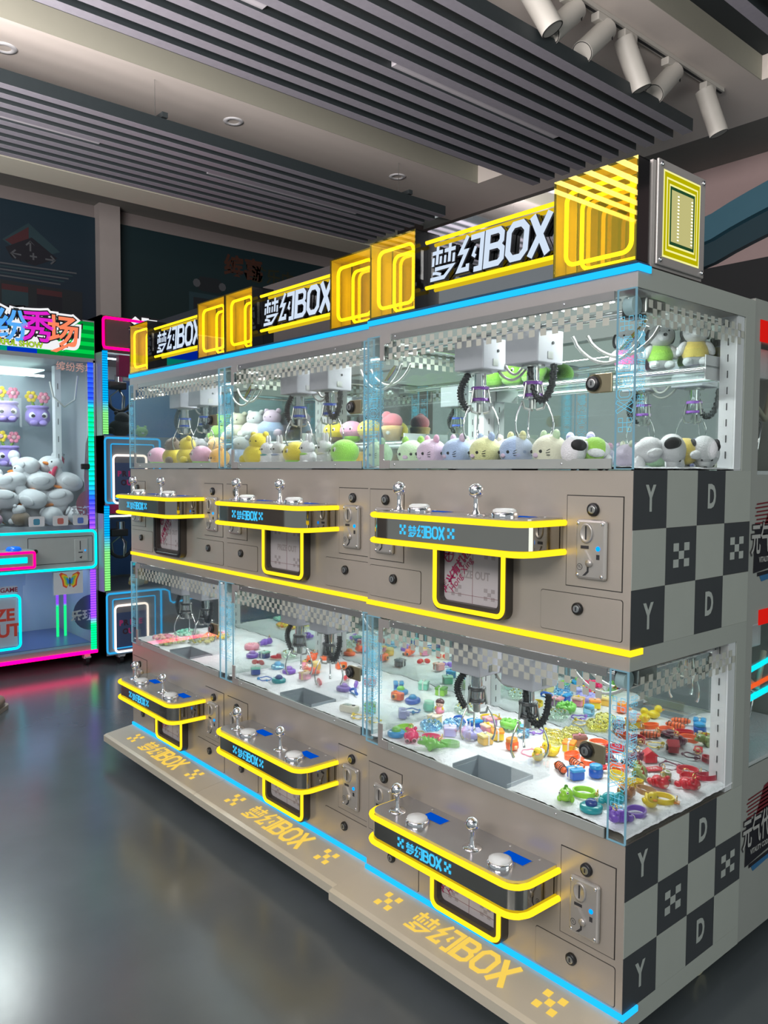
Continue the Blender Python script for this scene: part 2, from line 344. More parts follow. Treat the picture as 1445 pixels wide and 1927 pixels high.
TOYS=[
(0, -0.827, 0.103, 'strap', 'lime', 'lime green looped strap keychain at the left end of the lower near case', -1.62),
(0, -0.804, 0.05, 'puck', 'bluegreen', 'blue and green drum keychain in the front left corner of the lower near case', 0.27),
(0, -0.737, 0.05, 'bear', 'magenta', 'magenta bear keychain lying on its back near the left corner bracket', -0.81),
(0, -0.714, 0.106, 'strap', 'magenta', 'hot pink looped strap lying right of the magenta bear', 0.64),
(0, -0.655, 0.05, 'dino', 'green', 'round green monster keychain near the front left of the chute', 0.78),
(0, -0.641, 0.111, 'strap', 'green', 'green open ring strap standing next to the round green monster', -2.69),
(1, -0.815, 0.219, 'figurine', 'pink', 'little brown haired figurine in pink sitting on a box', -3.02),
(0, -0.815, 0.219, 'cube', 'cream', 'cream and yellow gift box under the brown haired figurine', 2.09),
(0, -0.769, 0.103, 'ring', 'gold', 'thin gold key ring in front of the cream gift box', -1.49),
(0, -0.741, 0.228, 'scrunch', 'clearblue', 'pale blue transparent ball trinket right of the cream gift box', -1.65),
(0, -0.77, 0.285, 'clip', 'blue', 'small blue hair clip behind the pale blue ball', 3.07),
(0, -0.7, 0.278, 'cube', 'blue', 'small blue box in front of the blue hair clip', -0.18),
(0, -0.651, 0.21, 'scrunch', 'lavender', 'lavender fluffy scrunchie left of the yellow bell box', 2.09),
(0, -0.688, 0.332, 'cube', 'mauve', 'mauve and pink pouch between blue box and yellow bell box', -0.15),
(0, -0.591, 0.257, 'cube', 'yellow', 'yellow clear box with a round bell on its front', 0.86),
(0, -0.83, 0.368, 'scrunch', 'clear', 'clear faceted ball under the left claw of the lower near case', -2.17),
(0, -0.734, 0.38, 'strap', 'yellow', 'yellow flower strap under the left claw', 0.84),
(0, -0.508, 0.227, 'jar', 'orange', 'orange lidded jar with a pink bow behind the prize chute', 2.28),
(0, -0.453, 0.236, 'ring', 'pink', 'thin pink hair ring behind the prize chute', 0.14),
(0, -0.56, 0.336, 'jar', 'clearblue', 'clear blue cup below the right claw', 1.5),
(0, -0.4, 0.265, 'duck', 'yellow', 'bright yellow duck keychain at the right end of the prize chute', 1.06),
(0, -0.397, 0.34, 'cube', 'yellow', 'tiny yellow cube between duck keychain and brown block', -2.7),
(0, -0.475, 0.37, 'scrunch', 'clearyellow', 'large pale yellow scalloped scrunchie in the middle of the lower near case', 1.6),
(0, -0.458, 0.44, 'scrunch', 'clearyellow', 'pale yellow scrunchie directly left of the door lock plate', 0.56),
(0, -0.559, 0.392, 'ring', 'purple', 'thin purple ring behind the large pale yellow scrunchie', -1.23),
(0, -0.522, 0.434, 'ring', 'gold', 'wide gold ring above the door lock plate', -2.91),
(0, -0.601, 0.44, 'scrunch', 'clear', 'clear rainbow ball behind the large yellow scrunchie', 2.27),
(0, -0.63, 0.36, 'scrunch', 'green', 'green shell shaped scrunchie right of the coiled cord', -0.17),
(0, -0.644, 0.274, 'cube', 'pink', 'pink block right of the green shell scrunchie', 1.36),
(0, -0.704, 0.174, 'cube', 'lavender', 'lavender box behind the pink block', 2.35),
(0, -0.588, 0.201, 'cube', 'amber', 'amber jewelled box near the right end behind the glass post', 1.33),
(0, -0.778, 0.167, 'scrunch', 'clearblue', 'light blue clear ball far back right of the coiled cord', 2.61),
(0, -0.407, 0.402, 'cube', 'brown', 'brown chocolate block keychain behind the lock plate', -0.65),
(0, -0.359, 0.301, 'strap', 'orange', 'orange looped strap left below the lock plate', 1.87),
(0, -0.318, 0.194, 'tail', 'orange', 'striped orange tail keychain right of the prize chute', -0.34),
(0, -0.263, 0.184, 'cube', 'blue', 'royal blue gift cube below the lock plate', 2.7),
(0, -0.26, 0.282, 'strap', 'red', 'red strap behind the etched glass post', 2.35),
(0, -0.369, 0.44, 'strap', 'orange', 'wide orange bracelet right behind the corner post', -2.5),
(0, -0.207, 0.44, 'house', 'red', 'red house shaped keychain with a black wheel on its front', -2.26),
(0, -0.223, 0.38, 'bear', 'maroon', 'dark maroon animal keychain behind the red house keychain', -1.75),
(0, -0.225, 0.32, 'strap', 'orange', 'orange bracelet near the slotted white pillar', 2.89),
(0, -0.31, 0.386, 'tail', 'orange', 'orange tiger tail keychain with black stripes behind the red house keychain', -0.4),
(0, -0.317, 0.44, 'strap', 'red', 'red open bracelet seen beside the corner post', 0.79),
(0, -0.263, 0.439, 'ring', 'gold', 'gold split ring beside the red open bracelet', -1.23),
(0, -0.273, 0.344, 'car', 'maroon', 'maroon car shaped keychain close to the corner post', 0.04),
(0, -0.163, 0.321, 'dino', 'olive', 'olive green dinosaur keychain by the side window', -0.71),
(0, -0.111, 0.359, 'shoe', 'olive', 'olive and red shoe keychain by the slotted pillar', -0.92),
(0, -0.151, 0.44, 'ring', 'maroon', 'maroon oval ring in front of the olive shoe keychain', 0.53),
(0, -0.097, 0.44, 'strap', 'red', 'red strap with black disc touching the slotted pillar', 0.52),
(0, -0.195, 0.268, 'strap', 'yellow', 'yellow bracelet cut by the slotted pillar', 2.51),
(0, -0.161, 0.385, 'label', 'red', 'flat red tag with white lettering by the side window', 1.13),
(0, -0.097, 0.297, 'bear', 'red', 'red bear with white rimmed feet left of its twin by the side window', 2.66),
(0, -0.071, 0.395, 'strap', 'red', 'red strap between the two red bears', 2.21),
(0, -0.045, 0.341, 'bear', 'red', 'red bear with white rimmed feet at the right end of the side window', 3.04),
(0, -0.045, 0.44, 'strap', 'crimson', 'crimson strap in the rear corner of the side window', 1.06),
(0, -0.144, 0.258, 'strap', 'yellow', 'yellow bee striped bracelet above the brown bear', -2.09),
(0, -0.113, 0.179, 'bear', 'brown', 'glossy brown bear keychain by the corner post', 2.24),
(0, -0.096, 0.237, 'strap', 'tan', 'tan bracelet with yellow lettering right of the brown bear', 2.88),
(0, -0.045, 0.173, 'duck', 'yellow', 'yellow and white duck lying by the side window edge', 2.51),
(0, -0.045, 0.227, 'strap', 'yellow', 'bright yellow bracelet beside the lying duck', 0.43),
(0, -0.045, 0.05, 'bear', 'purple', 'purple figure with white head in the front corner of the side window', 1.33),
(0, -0.045, 0.11, 'strap', 'purple', 'purple ribbed ring strap right of the purple figure', -1.79),
(0, -0.193, 0.05, 'dino', 'lime', 'lime green monster keychain in the front right of the lower near case', 2.06),
(0, -0.188, 0.114, 'strap', 'lime', 'lime green ring strap with ribbed edge behind the lime monster', 0.46),
(0, -0.123, 0.05, 'puck', 'teal', 'teal and navy ball keychain at the front rail', -1.33),
(0, -0.113, 0.111, 'bear', 'teal', 'teal figure behind the etched glass post', -2.71),
(0, -0.403, 0.209, 'duck', 'yellow', 'yellow chick keychain standing at the back of the side window', 2.19),
(0, -0.307, 0.249, 'tail', 'orange', 'orange tail keychain at the very back of the side window', 3.04),
(0, -0.236, 0.233, 'jar', 'blue', 'blue cup at the back beside the slotted pillar', -2.55),
(0, -0.308, 0.303, 'strap', 'orange', 'coral orange loop strap far back in the side window', 1.86),
(1, -1.685, 0.085, 'cube', 'navy', 'navy patterned cube in the front left of the lower middle case', -0.56),
(1, -1.594, 0.071, 'ring', 'blue', 'blue hair tie right of the navy patterned cube', -2.17),
(1, -1.531, 0.089, 'puck', 'teal', 'teal cap keychain at the front of the lower middle case', -1.28),
(1, -1.617, 0.193, 'puck', 'purple', 'purple hat shaped puck in the lower middle case', 1.67),
(1, -1.645, 0.278, 'shoe', 'pink', 'pink shoe keychain in the centre of the lower middle case', 2.31),
(1, -1.506, 0.19, 'cube', 'pink', 'pink pouch in front of the pink shoe keychain', -2.83),
(1, -1.598, 0.308, 'jar', 'amber', 'amber transparent robot jar in the lower middle case', 0.71),
(1, -1.71, 0.44, 'puck', 'orange', 'orange pumpkin keychain under the right claw of the middle case', -2.82),
(1, -1.542, 0.39, 'camera', 'orange', 'orange toy camera below the right claw of the middle case', 1.35),
(1, -1.395, 0.301, 'bow', 'red', 'red bow left of the purple bow', -1.05),
(1, -1.295, 0.269, 'bow', 'purple', 'purple bow by the door edge of the middle case', 2.36),
(1, -1.226, 0.203, 'clip', 'blue', 'blue hair clip below the purple bow', 2.98),
(1, -1.076, 0.064, 'meter', 'white', 'white pocket meter with grey display on the front rail', 0.03),
(1, -1.009, 0.05, 'ring', 'gold', 'gold chain ring beside the white pocket meter', 3.09),
(1, -1.71, 0.362, 'bear', 'orange', 'orange bear at the back right of the middle case', -1.18),
(2, -1.805, 0.17, 'bow', 'coral', 'coral red bow behind the navy patterned cube', -2.62),
(2, -1.939, 0.225, 'puck', 'purple', 'purple puck at the left back of the middle case', 0.62),
(2, -1.89, 0.253, 'cube', 'navy', 'small navy block behind the coral bow', -2.91),
(2, -2.097, 0.384, 'bear', 'purple', 'lilac figure far back in the middle case', -1.88),
(2, -2.059, 0.295, 'scrunch', 'pink', 'pink fluffy scrunchie at the far left of the middle case', -0.57),
(2, -1.84, 0.277, 'shoe', 'red', 'red slipper keychain in the middle case', 0.68),
(2, -1.837, 0.34, 'scrunch', 'clear', 'clear ball beside the red slipper keychain', -2.13),
(1, -1.71, 0.202, 'puck', 'clearblue', 'light blue disc in front of the clear ball', -2.84),
(1, -1.036, 0.12, 'cube', 'green', 'green lattice cube behind the etched post of the middle case', 2.28),
(1, -0.954, 0.062, 'ring', 'gold', 'stack of gold rings behind the etched post of the middle case', -1.15),
(1, -0.925, 0.275, 'jar', 'mint', 'mint green lidded jar seen through the shared glass wall', 2.84),
(1, -0.925, 0.16, 'camera', 'lavender', 'lavender toy radio seen through the shared glass wall', 2.46),
(1, -0.949, 0.225, 'ring', 'blue', 'blue beaded hair ring behind the lavender toy radio', -0.76),
(1, -1.022, 0.296, 'puck', 'blue', 'blue cap shaped puck behind the shared glass wall', -0.25),
(1, -1.081, 0.278, 'camera', 'orange', 'pale orange toy camera at the left of the shared glass wall', 0.12),
(1, -1.174, 0.366, 'cube', 'blue', 'blue flat box behind the pale orange camera', 0.89),
(1, -1.12, 0.439, 'cube', 'mint', 'mint flat box behind the blue puck', 0.59),
(1, -1.026, 0.435, 'cube', 'lime', 'lime green ribbed cube behind the mint jar', 0.37),
(1, -1.128, 0.335, 'puck', 'bluegreen', 'stacked blue and mint discs deep in the middle case', 0.74),
(1, -1.288, 0.204, 'puck', 'purple', 'violet dome shaped puck deep in the middle case', 2.73),
(1, -1.283, 0.324, 'cube', 'rose', 'rose coloured box deep in the middle case', 0.04),
(1, -1.406, 0.184, 'bow', 'red', 'soft red bow on the far side of the rose box', -0.43),
(1, -1.541, 0.247, 'bear', 'orange', 'orange bear far back beyond the shared glass wall', 1.37),
(1, -1.427, 0.401, 'cube', 'black', 'small black box far back beyond the shared glass wall', -1.63),
(2, -2.398, 0.091, 'beads', 'yellowgreen', 'pile of yellow green pearl beads on the left of the lower far case', -1.23),
(2, -2.531, 0.221, 'beads', 'mint', 'mint pearl bead string behind the yellow green beads', 2.96),
(2, -2.498, 0.101, 'beads', 'pink', 'pink bead string at the left end of the far case', 0.13),
(2, -2.39, 0.301, 'beads', 'yellow', 'yellow pearl bead string by the door lock of the far case', 0.3),
(2, -2.354, 0.208, 'beads', 'clear', 'clear bead string between mint and yellow beads', -3.03),
]

# ================================================================== the room
FLOORM = mat('polished_dark_concrete', (.098, .115, .125), .22, .0, noise=.30, nscale=2.2, bump=.05, bscale=30)
FLOORM.node_tree.nodes['Principled BSDF'].inputs['Specular IOR Level'].default_value = 1.0
CEILM = mat('cream_ceiling_paint', (.76, .69, .64), .8, noise=.02)
COFM = mat('coffer_side_paint', (.40, .39, .32), .8, noise=.03)
SLATM = mat('shaded_slat_flank', (.022, .030, .034), .6, noise=.12, nscale=40)  # shade on slat sides and ends is put into this dark colour
SLATB = mat('lit_slat_underside', (.26, .25, .29), .38, noise=.12, nscale=40)  # light on the slat bottoms painted as a paler face
TOPM = mat('dark_coffer_top', (.03, .038, .042), .8)
WALLM = mat('greige_wall_paint', (.20, .175, .17), .85, noise=.03)
PINKW = mat('dusty_pink_wall', (.34, .25, .245), .85, noise=.03)
SOFF = mat('grey_soffit', (.19, .185, .17), .85)

def sbox(name, a, b, m, bev=0):
    return struct(B().box(a, b, m, bev=bev).obj(name))
sbox('floor', (-5.3, -3.4, -.05), (3.4, 3.75, 0), FLOORM)
SZ = 3.3                                       # soffit height
# ceiling: lowered soffit bands with coffers between them
c = B()
c.box((-2.895, -3.4, SZ), (-3.56-.02, 2.62, SZ+.10), CEILM)
c.box((-.965, -3.4, SZ), (-1.62, 2.62, SZ+.10), CEILM)
c.box((-3.58, 2.62, SZ), (3.4, 3.06, SZ+.12), CEILM)
c.box((-3.98, -3.4, 3.0), (-3.72, 2.62, 3.38), COFM)
struct(c.obj('ceiling'))
c = B()
c.box((-3.72, -3.4, SZ+.12), (3.4, 3.6, SZ+.18), TOPM)
c.box((-5.3, -3.4, SZ+.03), (-3.9, 3.6, SZ+.09), SOFF)
c.box((-3.9, 3.06, SZ+.0), (3.4, 3.6, SZ+.06), SOFF)
struct(c.obj('ceiling'))
c = B()
for x in (-2.895, -.965): c.box((x, -3.4, SZ), (x+.004, 2.62, SZ+.12), COFM)
struct(c.obj('trim_1'))
sbox('wall_left', (-5.32, -3.4, 0), (-5.2, 3.75, 3.45), WALLM)
w = B(); w.box((-5.3, 3.55, 2.66), (3.4, 3.67, 3.45), PINKW); w.box((-5.3, 3.55, 0), (3.4, 3.67, 2.66), mat('black_lower_wall', (.008, .009, .011), .7))
struct(w.obj('wall_back'))
sbox('trim_2', (-5.2, .845, 0), (-5.10, 1.005, 3.33), mat('pale_pilaster', (.30, .27, .26), .85, noise=.03))

# slatted baffles hung under the coffers
def slat_rack(name, x0, x1, n, y0, y1, label, lights):
    t = thing(name, label, 'ceiling baffle', ((x0+x1)/2, y1, 3.0), group='slatted ceiling baffles')
    ox, oy, oz = (x0+x1)/2, y1, 3.0
    p = (x1-x0)/(n-.5)
    for i in range(n):
        a = x0+i*p
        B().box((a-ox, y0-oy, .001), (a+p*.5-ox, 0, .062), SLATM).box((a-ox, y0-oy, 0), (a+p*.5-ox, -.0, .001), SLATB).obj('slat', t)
    for k in range(4):
        y = y0-oy+.3+k*(y1-y0-.6)/3
        B().box((x0-ox+.01, y-.015, .075), (x1-ox-.01, y+.015, .10), TOPM).obj('crossbar', t)
        for s_ in (-1, 1): B().cyl((s_*(x1-x0)*.35, y, .10), (s_*(x1-x0)*.35, y, SZ+.12-3.0), .002, STEEL, 6).obj('hanger_rod', t)
    for la, lb, li in lights:
        a = x0+li*p+p*.5
        B().box((a-ox, la-oy, .012), (a+p*.5-ox, lb-oy, .06), mat('unlit_diffuser', (.50, .48, .52), .4)).obj('unlit_tube_light', t)
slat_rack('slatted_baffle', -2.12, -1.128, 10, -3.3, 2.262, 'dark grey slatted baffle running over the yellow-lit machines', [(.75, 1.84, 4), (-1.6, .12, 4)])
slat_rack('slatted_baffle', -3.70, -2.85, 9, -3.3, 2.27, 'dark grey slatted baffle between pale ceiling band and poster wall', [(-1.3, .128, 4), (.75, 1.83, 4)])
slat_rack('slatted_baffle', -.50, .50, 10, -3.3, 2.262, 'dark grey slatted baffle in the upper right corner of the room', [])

for i, (x, y) in enumerate([(-3.14, .86), (-3.16, 2.12), (-3.156, -.35), (-.62, 3.30)]):
    lab = ['round recessed downlight, middle one on the pale ceiling band', 'round recessed downlight nearest the far end of the pale ceiling band', 'round recessed downlight at the left edge of the picture', 'round recessed downlight above the dusty pink wall'][i]
    t = thing('downlight', lab, 'downlight', (x, y, SZ), group='recessed downlights')
    B().lathe([(.030, -.001), (.036, -.006), (.055, -.004), (.057, .0)], WHITEP, n=24).obj('trim_ring', t)
    B().lathe([(0, .012), (.024, .006), (.03, -.001)], mat('downlight_lens', (.55, .5, .42), .3), n=20).obj('lens', t)

# lighting track with six spots
TRW = mat('spot_white_paint', (.52, .50, .46), .5)
t = thing('lighting_track', 'white ceiling lighting track above the near machine', 'track', (-1.14, 1.9, SZ))
B().box((-.018, -1.3, -.02), (.018, .66, 0), TRW, bev=.003).obj('rail', t)
B().box((-.006, -1.3, -.022), (.006, .66, -.018), SLOTD).obj('slot', t)
def spot(y, d, lab, L=.23, r=.046):
    t = thing('track_spotlight', lab, 'spotlight', (-1.14, y, SZ-.022), group='track spotlights')
    B().box((-.02, -.05, -.035), (.02, .05, 0), TRW, bev=.004).obj('adapter', t)
    d = Vector(d).normalized(); c0 = Vector((0, 0, -.075)); a = c0-d*.05; e = c0+d*(L-.05)
    B().cyl((0, 0, -.03), (0, 0, -.08), .010, TRW, 12).obj('swivel', t)
    b = B(); b.cyl(a, e, r, TRW, 24); b.obj('housing', t)
    T = Matrix.Translation(e) @ d.to_track_quat('Z', 'Y').to_matrix().to_4x4()
    b = B(); b.lathe([(r*.96, .0015), (r*.9, .0018), (r*.82, -.012), (r*.5, -.02), (0, -.018)], BLACKP, T, 24); b.obj('lens_ring', t)
    b = B(); b.lathe([(0, -.002), (r*.4, -.006), (r*.62, -.011)], mat('spot_lens', (.12, .16, .13), .08), T, 20); b.obj('lens', t)
    b = B(); b.tube([(.01, .03, -.03), (.03, .045, -.06), (.035, .03, -.1), tuple(a+d*.04+Vector((.03, .02, 0)))], .0025, BLACKP, n=6); b.obj('lead', t)
spot(1.02, (.35, .30, -.80), 'white track spotlight at the top edge, its dark lens facing the viewer')
spot(1.28, (.0, -.74, -.67), 'white track spotlight pointing away, second along the track')
spot(1.50, (.0, -.74, -.67), 'white track spotlight pointing away, third along the track')
spot(1.70, (.20, .30, -.85), 'white track spotlight with visible lens in the middle of the track')
spot(2.06, (.0, -.74, -.67), 'white track spotlight pointing away behind the last slat')
spot(2.42, (.22, .22, -.85), 'white track spotlight hanging alone at the far end of the track')

# posters on the left wall (dark, unlit)
def poster(name, y0, y1, z0, z1, cols, label):
    t = thing(name, label, 'poster', (-5.2, (y0+y1)/2, z0))
    m = bpy.data.materials.new(name+'_print'); m.use_nodes = True; nt = m.node_tree; b = nt.nodes['Principled BSDF']; b.inputs['Roughness'].default_value = .6
    tc = nt.nodes.new('ShaderNodeTexCoord'); sp = nt.nodes.new('ShaderNodeSeparateXYZ'); rp = nt.nodes.new('ShaderNodeValToRGB')
    nt.links.new(tc.outputs['Generated'], sp.inputs[0]); nt.links.new(sp.outputs[2], rp.inputs[0]); nt.links.new(rp.outputs[0], b.inputs['Base Color'])
    rp.color_ramp.elements[0].color = (*cols[0], 1); rp.color_ramp.elements[1].color = (*cols[1], 1)
    B().box((0, y0-(y0+y1)/2, 0), (.012, y1-(y0+y1)/2, z1-z0), m).obj('printed_board', t)
    return t, (y0+y1)/2, z0
t, oy, oz = poster('wall_poster', -1.6, .845, 1.9, 3.236, ((.004, .005, .018), (.002, .018, .032)), 'dark blue wall poster with a dice-topped arcade building')
b = B(); P1 = mat('print_dim_teal', (.012, .035, .045), .6); P2 = mat('print_dim_red', (.05, .010, .014), .6); P3 = mat('print_dim_grey', (.07, .075, .085), .6); P4 = mat('print_dark', (.004, .004, .010), .6)
def wy(y, z, x=.0135): return FX(y-oy, z-oz, x)
b.flat([(.18, 2.95), (.36, 2.84), (.58, 2.93), (.36, 3.10)], P1, FX(-oy, -oz, .0135))
b.flat([(.20, 2.95), (.36, 2.86), (.36, 3.07)], P2, FX(-oy, -oz, .0138))
b.flat([(.20, 2.90), (.38, 3.00), (.56, 2.88), (.40, 2.80), (.24, 2.83)], P4, FX(-oy, -oz, .0141))
for (yy, zz, s_) in ((.37, 2.93, '↑'), (.27, 2.86, '←'), (.39, 2.86, '+'), (.51, 2.86, '→')): text(b, s_, FX(yy-oy, zz-oz, .0145), .07, P3, .02)
for k in range(5): b.flat([(-.3, 2.78-k*.02), (.70-.03*k, 2.80-k*.025), (.70-.03*k, 2.79-k*.025), (-.3, 2.77-k*.02)], P1 if k % 2 else P3, FX(-oy, -oz, .0138))
b.flat([(-.8, 2.30), (.74, 2.26), (.74, 2.66), (-.8, 2.68)], mat('print_slate', (.009, .012, .016), .6), FX(-oy, -oz, .0136))
for k in range(5): b.flat([(-.55+k*.24, 2.36), (-.37+k*.24, 2.36), (-.37+k*.24, 2.60), (-.55+k*.24, 2.60)], P1 if k != 4 else P4, FX(-oy, -oz, .0139))
for k in range(5): b.flat([(-.55+k*.24, 2.60), (-.37+k*.24, 2.60), (-.37+k*.24, 2.64), (-.55+k*.24, 2.64)], P2, FX(-oy, -oz, .0139))
b.obj('printed_building', t)
t, oy, oz = poster('wall_poster', 1.005, 3.5, 1.9, 3.23, ((.003, .012, .009), (.002, .018, .024)), 'dark green wall poster with faint Chinese lettering and a small machine')
b = B(); text(b, '缤喜', FX(2.14-oy, 3.06-oz, .0135), .14, mat('print_dim_orange', (.05, .016, .008), .6), .03); text(b, '游乐中心', FX(2.52-oy, 3.03-oz, .0135), .11, mat('print_dim_olive', (.02, .02, .006), .6), .02)
b.flat([(1.62, 2.3), (1.98, 2.3), (1.98, 2.80), (1.62, 2.80)], P1, FX(-oy, -oz, .0134)); b.flat([(1.66, 2.3), (1.86, 2.3), (1.86, 2.76), (1.66, 2.76)], mat('print_slate', (.009, .012, .016), .6), FX(-oy, -oz, .0138))
b.flat(rrect(1.70, 2.82, 1.92, 2.94, .04), mat('print_slate', (.009, .012, .016), .6), FX(-oy, -oz, .0138)); b.flat(arc2(1.69, 2.88, .035, 0, 350), P3, FX(-oy, -oz, .0142)); b.flat(arc2(1.93, 2.88, .035, 0, 350), P3, FX(-oy, -oz, .0142))
b.obj('printed_lettering', t)

# curved blue moulding and leaf on the far wall
M = FY(0, 0, 3.55)
def archpts(x0, x1, f, g, n=16):
    up = []; dn = []
    for i in range(n+1):
        x = x0+(x1-x0)*i/n; up.append((x, f(x))); dn.append((x, g(x)))
    return up+dn[::-1]
b = B(); fz = lambda x: 2.93+.30*min(1, max(0, (x+1.72)/1.0))**.75 if x > -1.72 else 2.93-(x+1.72)*.5
gz = lambda x: fz(x)-.16
b.prism(archpts(-2.6, 1.0, fz, gz, 30), 0, .10, mat('blue_moulding', (.035, .12, .17), .6), M)
struct(b.obj('trim_3'))
b = B(); b.prism(archpts(-2.6, 1.0, gz, lambda x: gz(x)-.14, 30), 0, .05, mat('deep_teal_moulding', (.008, .035, .05), .7), M)
struct(b.obj('trim_4'))
t = thing('leaf_ornament', 'bright green leaf tip behind the marquee end box', 'ornament', (-2.0, 3.42, 2.62))
L = [(-.30, .0), (-.1, .10), (.10, .125), (.22, .10), (.29, .07), (.2, .03), (.0, -.02)]
B().prism(L, 0, .03, mat('leaf_green', (.06, .30, .035), .6), basis((0, 0, 0), (1, 0, 0), (0, 0, 1))).obj('leaf_blade', t)
B().cyl((-.25, 0, .03), (-.25, .12, .03), .012, mat('leaf_green', (.06, .30, .035), .6)).obj('wall_bracket', t)

# ================================================================== the yellow-lit double-decker claw machine
MW = .88; MD = .537
ZU, ZL = 1.33, .517
root = thing('claw_machine', 'nearest double-decker claw machine with checkered side panel', 'claw machine', (0, 0, 0), group='yellow-lit double-decker claw machines')
R_ = root
HX0, HX1, HY0, HY1 = -.552, -.358, .030, .132      # prize chute opening
b = B()
b.box((-MW, 0, 1.711), (0, MD, 1.758), FRAME)
b.box((-MW, 0, .898), (0, MD, 1.21), PANEL)
b.box((-MW, 0, .135), (0, MD, .400), PANEL)
for z0, z1 in ((1.21, 1.328), (.400, .515)):
    b.box((-MW, 0, z0), (HX0, MD, z1), PANEL); b.box((HX1, 0, z0), (0, MD, z1), PANEL)
    b.box((HX0, 0, z0), (HX1, HY0, z1), PANEL); b.box((HX0, HY1, z0), (HX1, MD, z1), PANEL)
b.box((-MW, .006, .09), (0, MD, .135), SIDEG)
b.obj('cabinet', R_)
b = B()
for zb in (ZU, ZL):
    b.box((-MW, .508, zb-.002), (0, MD, zb+.382), SIDEG)
    for x in (-MW+.0, -.020): b.box((x, .486, zb-.002), (x+.020, .508, zb+.382), SIDEG)
b.obj('rear_frame', R_)
for zb in (ZU, ZL): B().box((-MW+.02, .500, zb), (-.02, .507, zb+.381), MIRROR).obj('back_mirror', R_)
# outer side skin with checkered vinyl
b = B(); X = .0012
LSQ = mat('light_grey_vinyl', (.40, .425, .385), .45, noise=.03)
b.box((0, .0, 1.711), (X, MD, 1.758), SIDEG); b.box((0, 0, .898), (X, MD, .944), SIDEG); b.box((0, .486, ZU), (X, MD, 1.711), SIDEG); b.box((0, .486, ZL), (X, MD, .898), SIDEG)
b.box((0, .006, .09), (X, MD, .139), LSQ)
cw = MD/4
for (zt, zb_) in ((ZU, .944), (ZL, .139)):
    ch = (zt-zb_)/3
    for r in range(3):
        for k in range(4):
            dark = (r+k) % 2 == 0
            b.box((0, k*cw+.0003, zt-(r+1)*ch+.0003), (X, (k+1)*cw-.0003, zt-r*ch-.0003), DARKSQ if dark else LSQ)
b.obj('side_panel', R_)
side_skin = [o for o in R_.children if o.name == 'side_panel'][0]
for (zt, zb_) in ((ZU, .944), (ZL, .139)):
    ch = (zt-zb_)/3
    for r, k, s_ in ((0, 0, 'Y'), (0, 2, 'D'), (1, 1, 'x'), (1, 3, 'x'), (2, 0, 'Y'), (2, 2, 'D')):
        yc, zc = (k+.5)*cw, zt-(r+.5)*ch; b = B()
        if s_ == 'x':
            for (u_, v_) in ((0, 0), (2, 0), (1, 1), (0, 2), (2, 2)):
                b.flat([(u_*.0235-.0352, v_*.0185-.0278), (u_*.0235-.0117, v_*.0185-.0278), (u_*.0235-.0117, v_*.0185-.0093), (u_*.0235-.0352, v_*.0185-.0093)], LIGHTSQ, FX(yc, zc, X+.0006))
        else: text(b, s_, FX(yc, zc, X+.0006), .056, LIGHTSQ, .035, sx=.72)
        b.obj('pixel_mark' if s_ == 'x' else 'vinyl_letter', side_skin)
# neon bands round the corners
def wrapband(z0, z1, m, name, out=.005, side=.045):
    b = B(); b.box((-MW-.0005, -out, z0), (out, -.0003, z1), m); b.box((.0016, -out, z0), (out+.0, side, z1), m); return b.obj(name, R_)
wrapband(1.745, 1.759, CYN, 'top_neon_band'); wrapband(.931, .9445, YEL, 'middle_neon_band'); wrapband(.127, .140, CYN, 'base_neon_band', .006, .055)
B().box((-MW, -.004, 1.760), (-.0, .045, 1.765), mat('blue_lit_plinth', (.01, .06, .12), .15)).obj('marquee_plinth', R_)
# foot step
b = B()
tp = [(0.0, .128), (-.130, .110), (-.143, .104), (-.143, .078), (-.135, .074), (0, .092)]
b.prism(tp, -MW+.001, -.001, mat('step_paint', (.64, .58, .46), .28, .1, noise=.05, nscale=6), basis((0, 0, 0), (0, 1, 0), (0, 0, 1)))
st = b.obj('foot_step', R_)
sl = Vector((0, -.130, -.018)).normalized(); nrm = Vector((1, 0, 0)).cross(-sl)
b = B(); logo(b, basis((-.60, -.105, .1148), (1, 0, 0), -sl, nrm), .082, YLT, xs=False); b.obj('step_lettering', st)
for x in (-.735, -.175):
    b = B(); q = .021
    for (u_, v_) in ((0, 0), (2, 0), (1, 1), (0, 2), (2, 2)): b.flat([(u_*q, v_*q), (u_*q+q*.92, v_*q), (u_*q+q*.92, v_*q+q*.92), (u_*q, v_*q+q*.92)], YLT, basis((x, -.095, .1162), (1, 0, 0), -sl, nrm))
    b.obj('step_pixel_mark', st)
# casters
for cx, cyy in ((-.08, .07), (-.08, .47), (-.80, .07), (-.80, .47)):
    b = B(); b.box((cx-.02, cyy-.02, .084), (cx+.02, cyy+.02, .09), STEEL); b.cyl((cx-.016, cyy, .036), (cx+.016, cyy, .036), .035, mat('yellowed_rubber', (.55, .5, .30), .5), 20)
    for s_ in (-1, 1): b.box((cx+s_*.02-.002, cyy-.012, .03), (cx+s_*.02+.002, cyy+.012, .086), STEEL)
    b.obj('caster', R_)

def screw(b, x, z, y, r=.0032): b.ball((x, y, z), (r, r*.5, r), CHROME, n=8, k=6)
def key_lock(x, z, y, parent, r=.0150):
    b = B(); T = Matrix.Translation((x, y, z)) @ Matrix.Rotation(PI/2, 4, 'X')
    b.lathe([(r, 0), (r, .006), (r*.86, .0085), (0, .0085)], BLACKP, T, 20)
    b.lathe([(r*.60, .0085), (r*.60, .0095), (r*.5, .0100), (0, .0100)], STEEL, T, 16, False); b.box((x-.0014, y-.0106, z-.0045), (x+.0014, y-.0099, z+.0045), SLOTD)
    return b.obj('key_lock', parent)

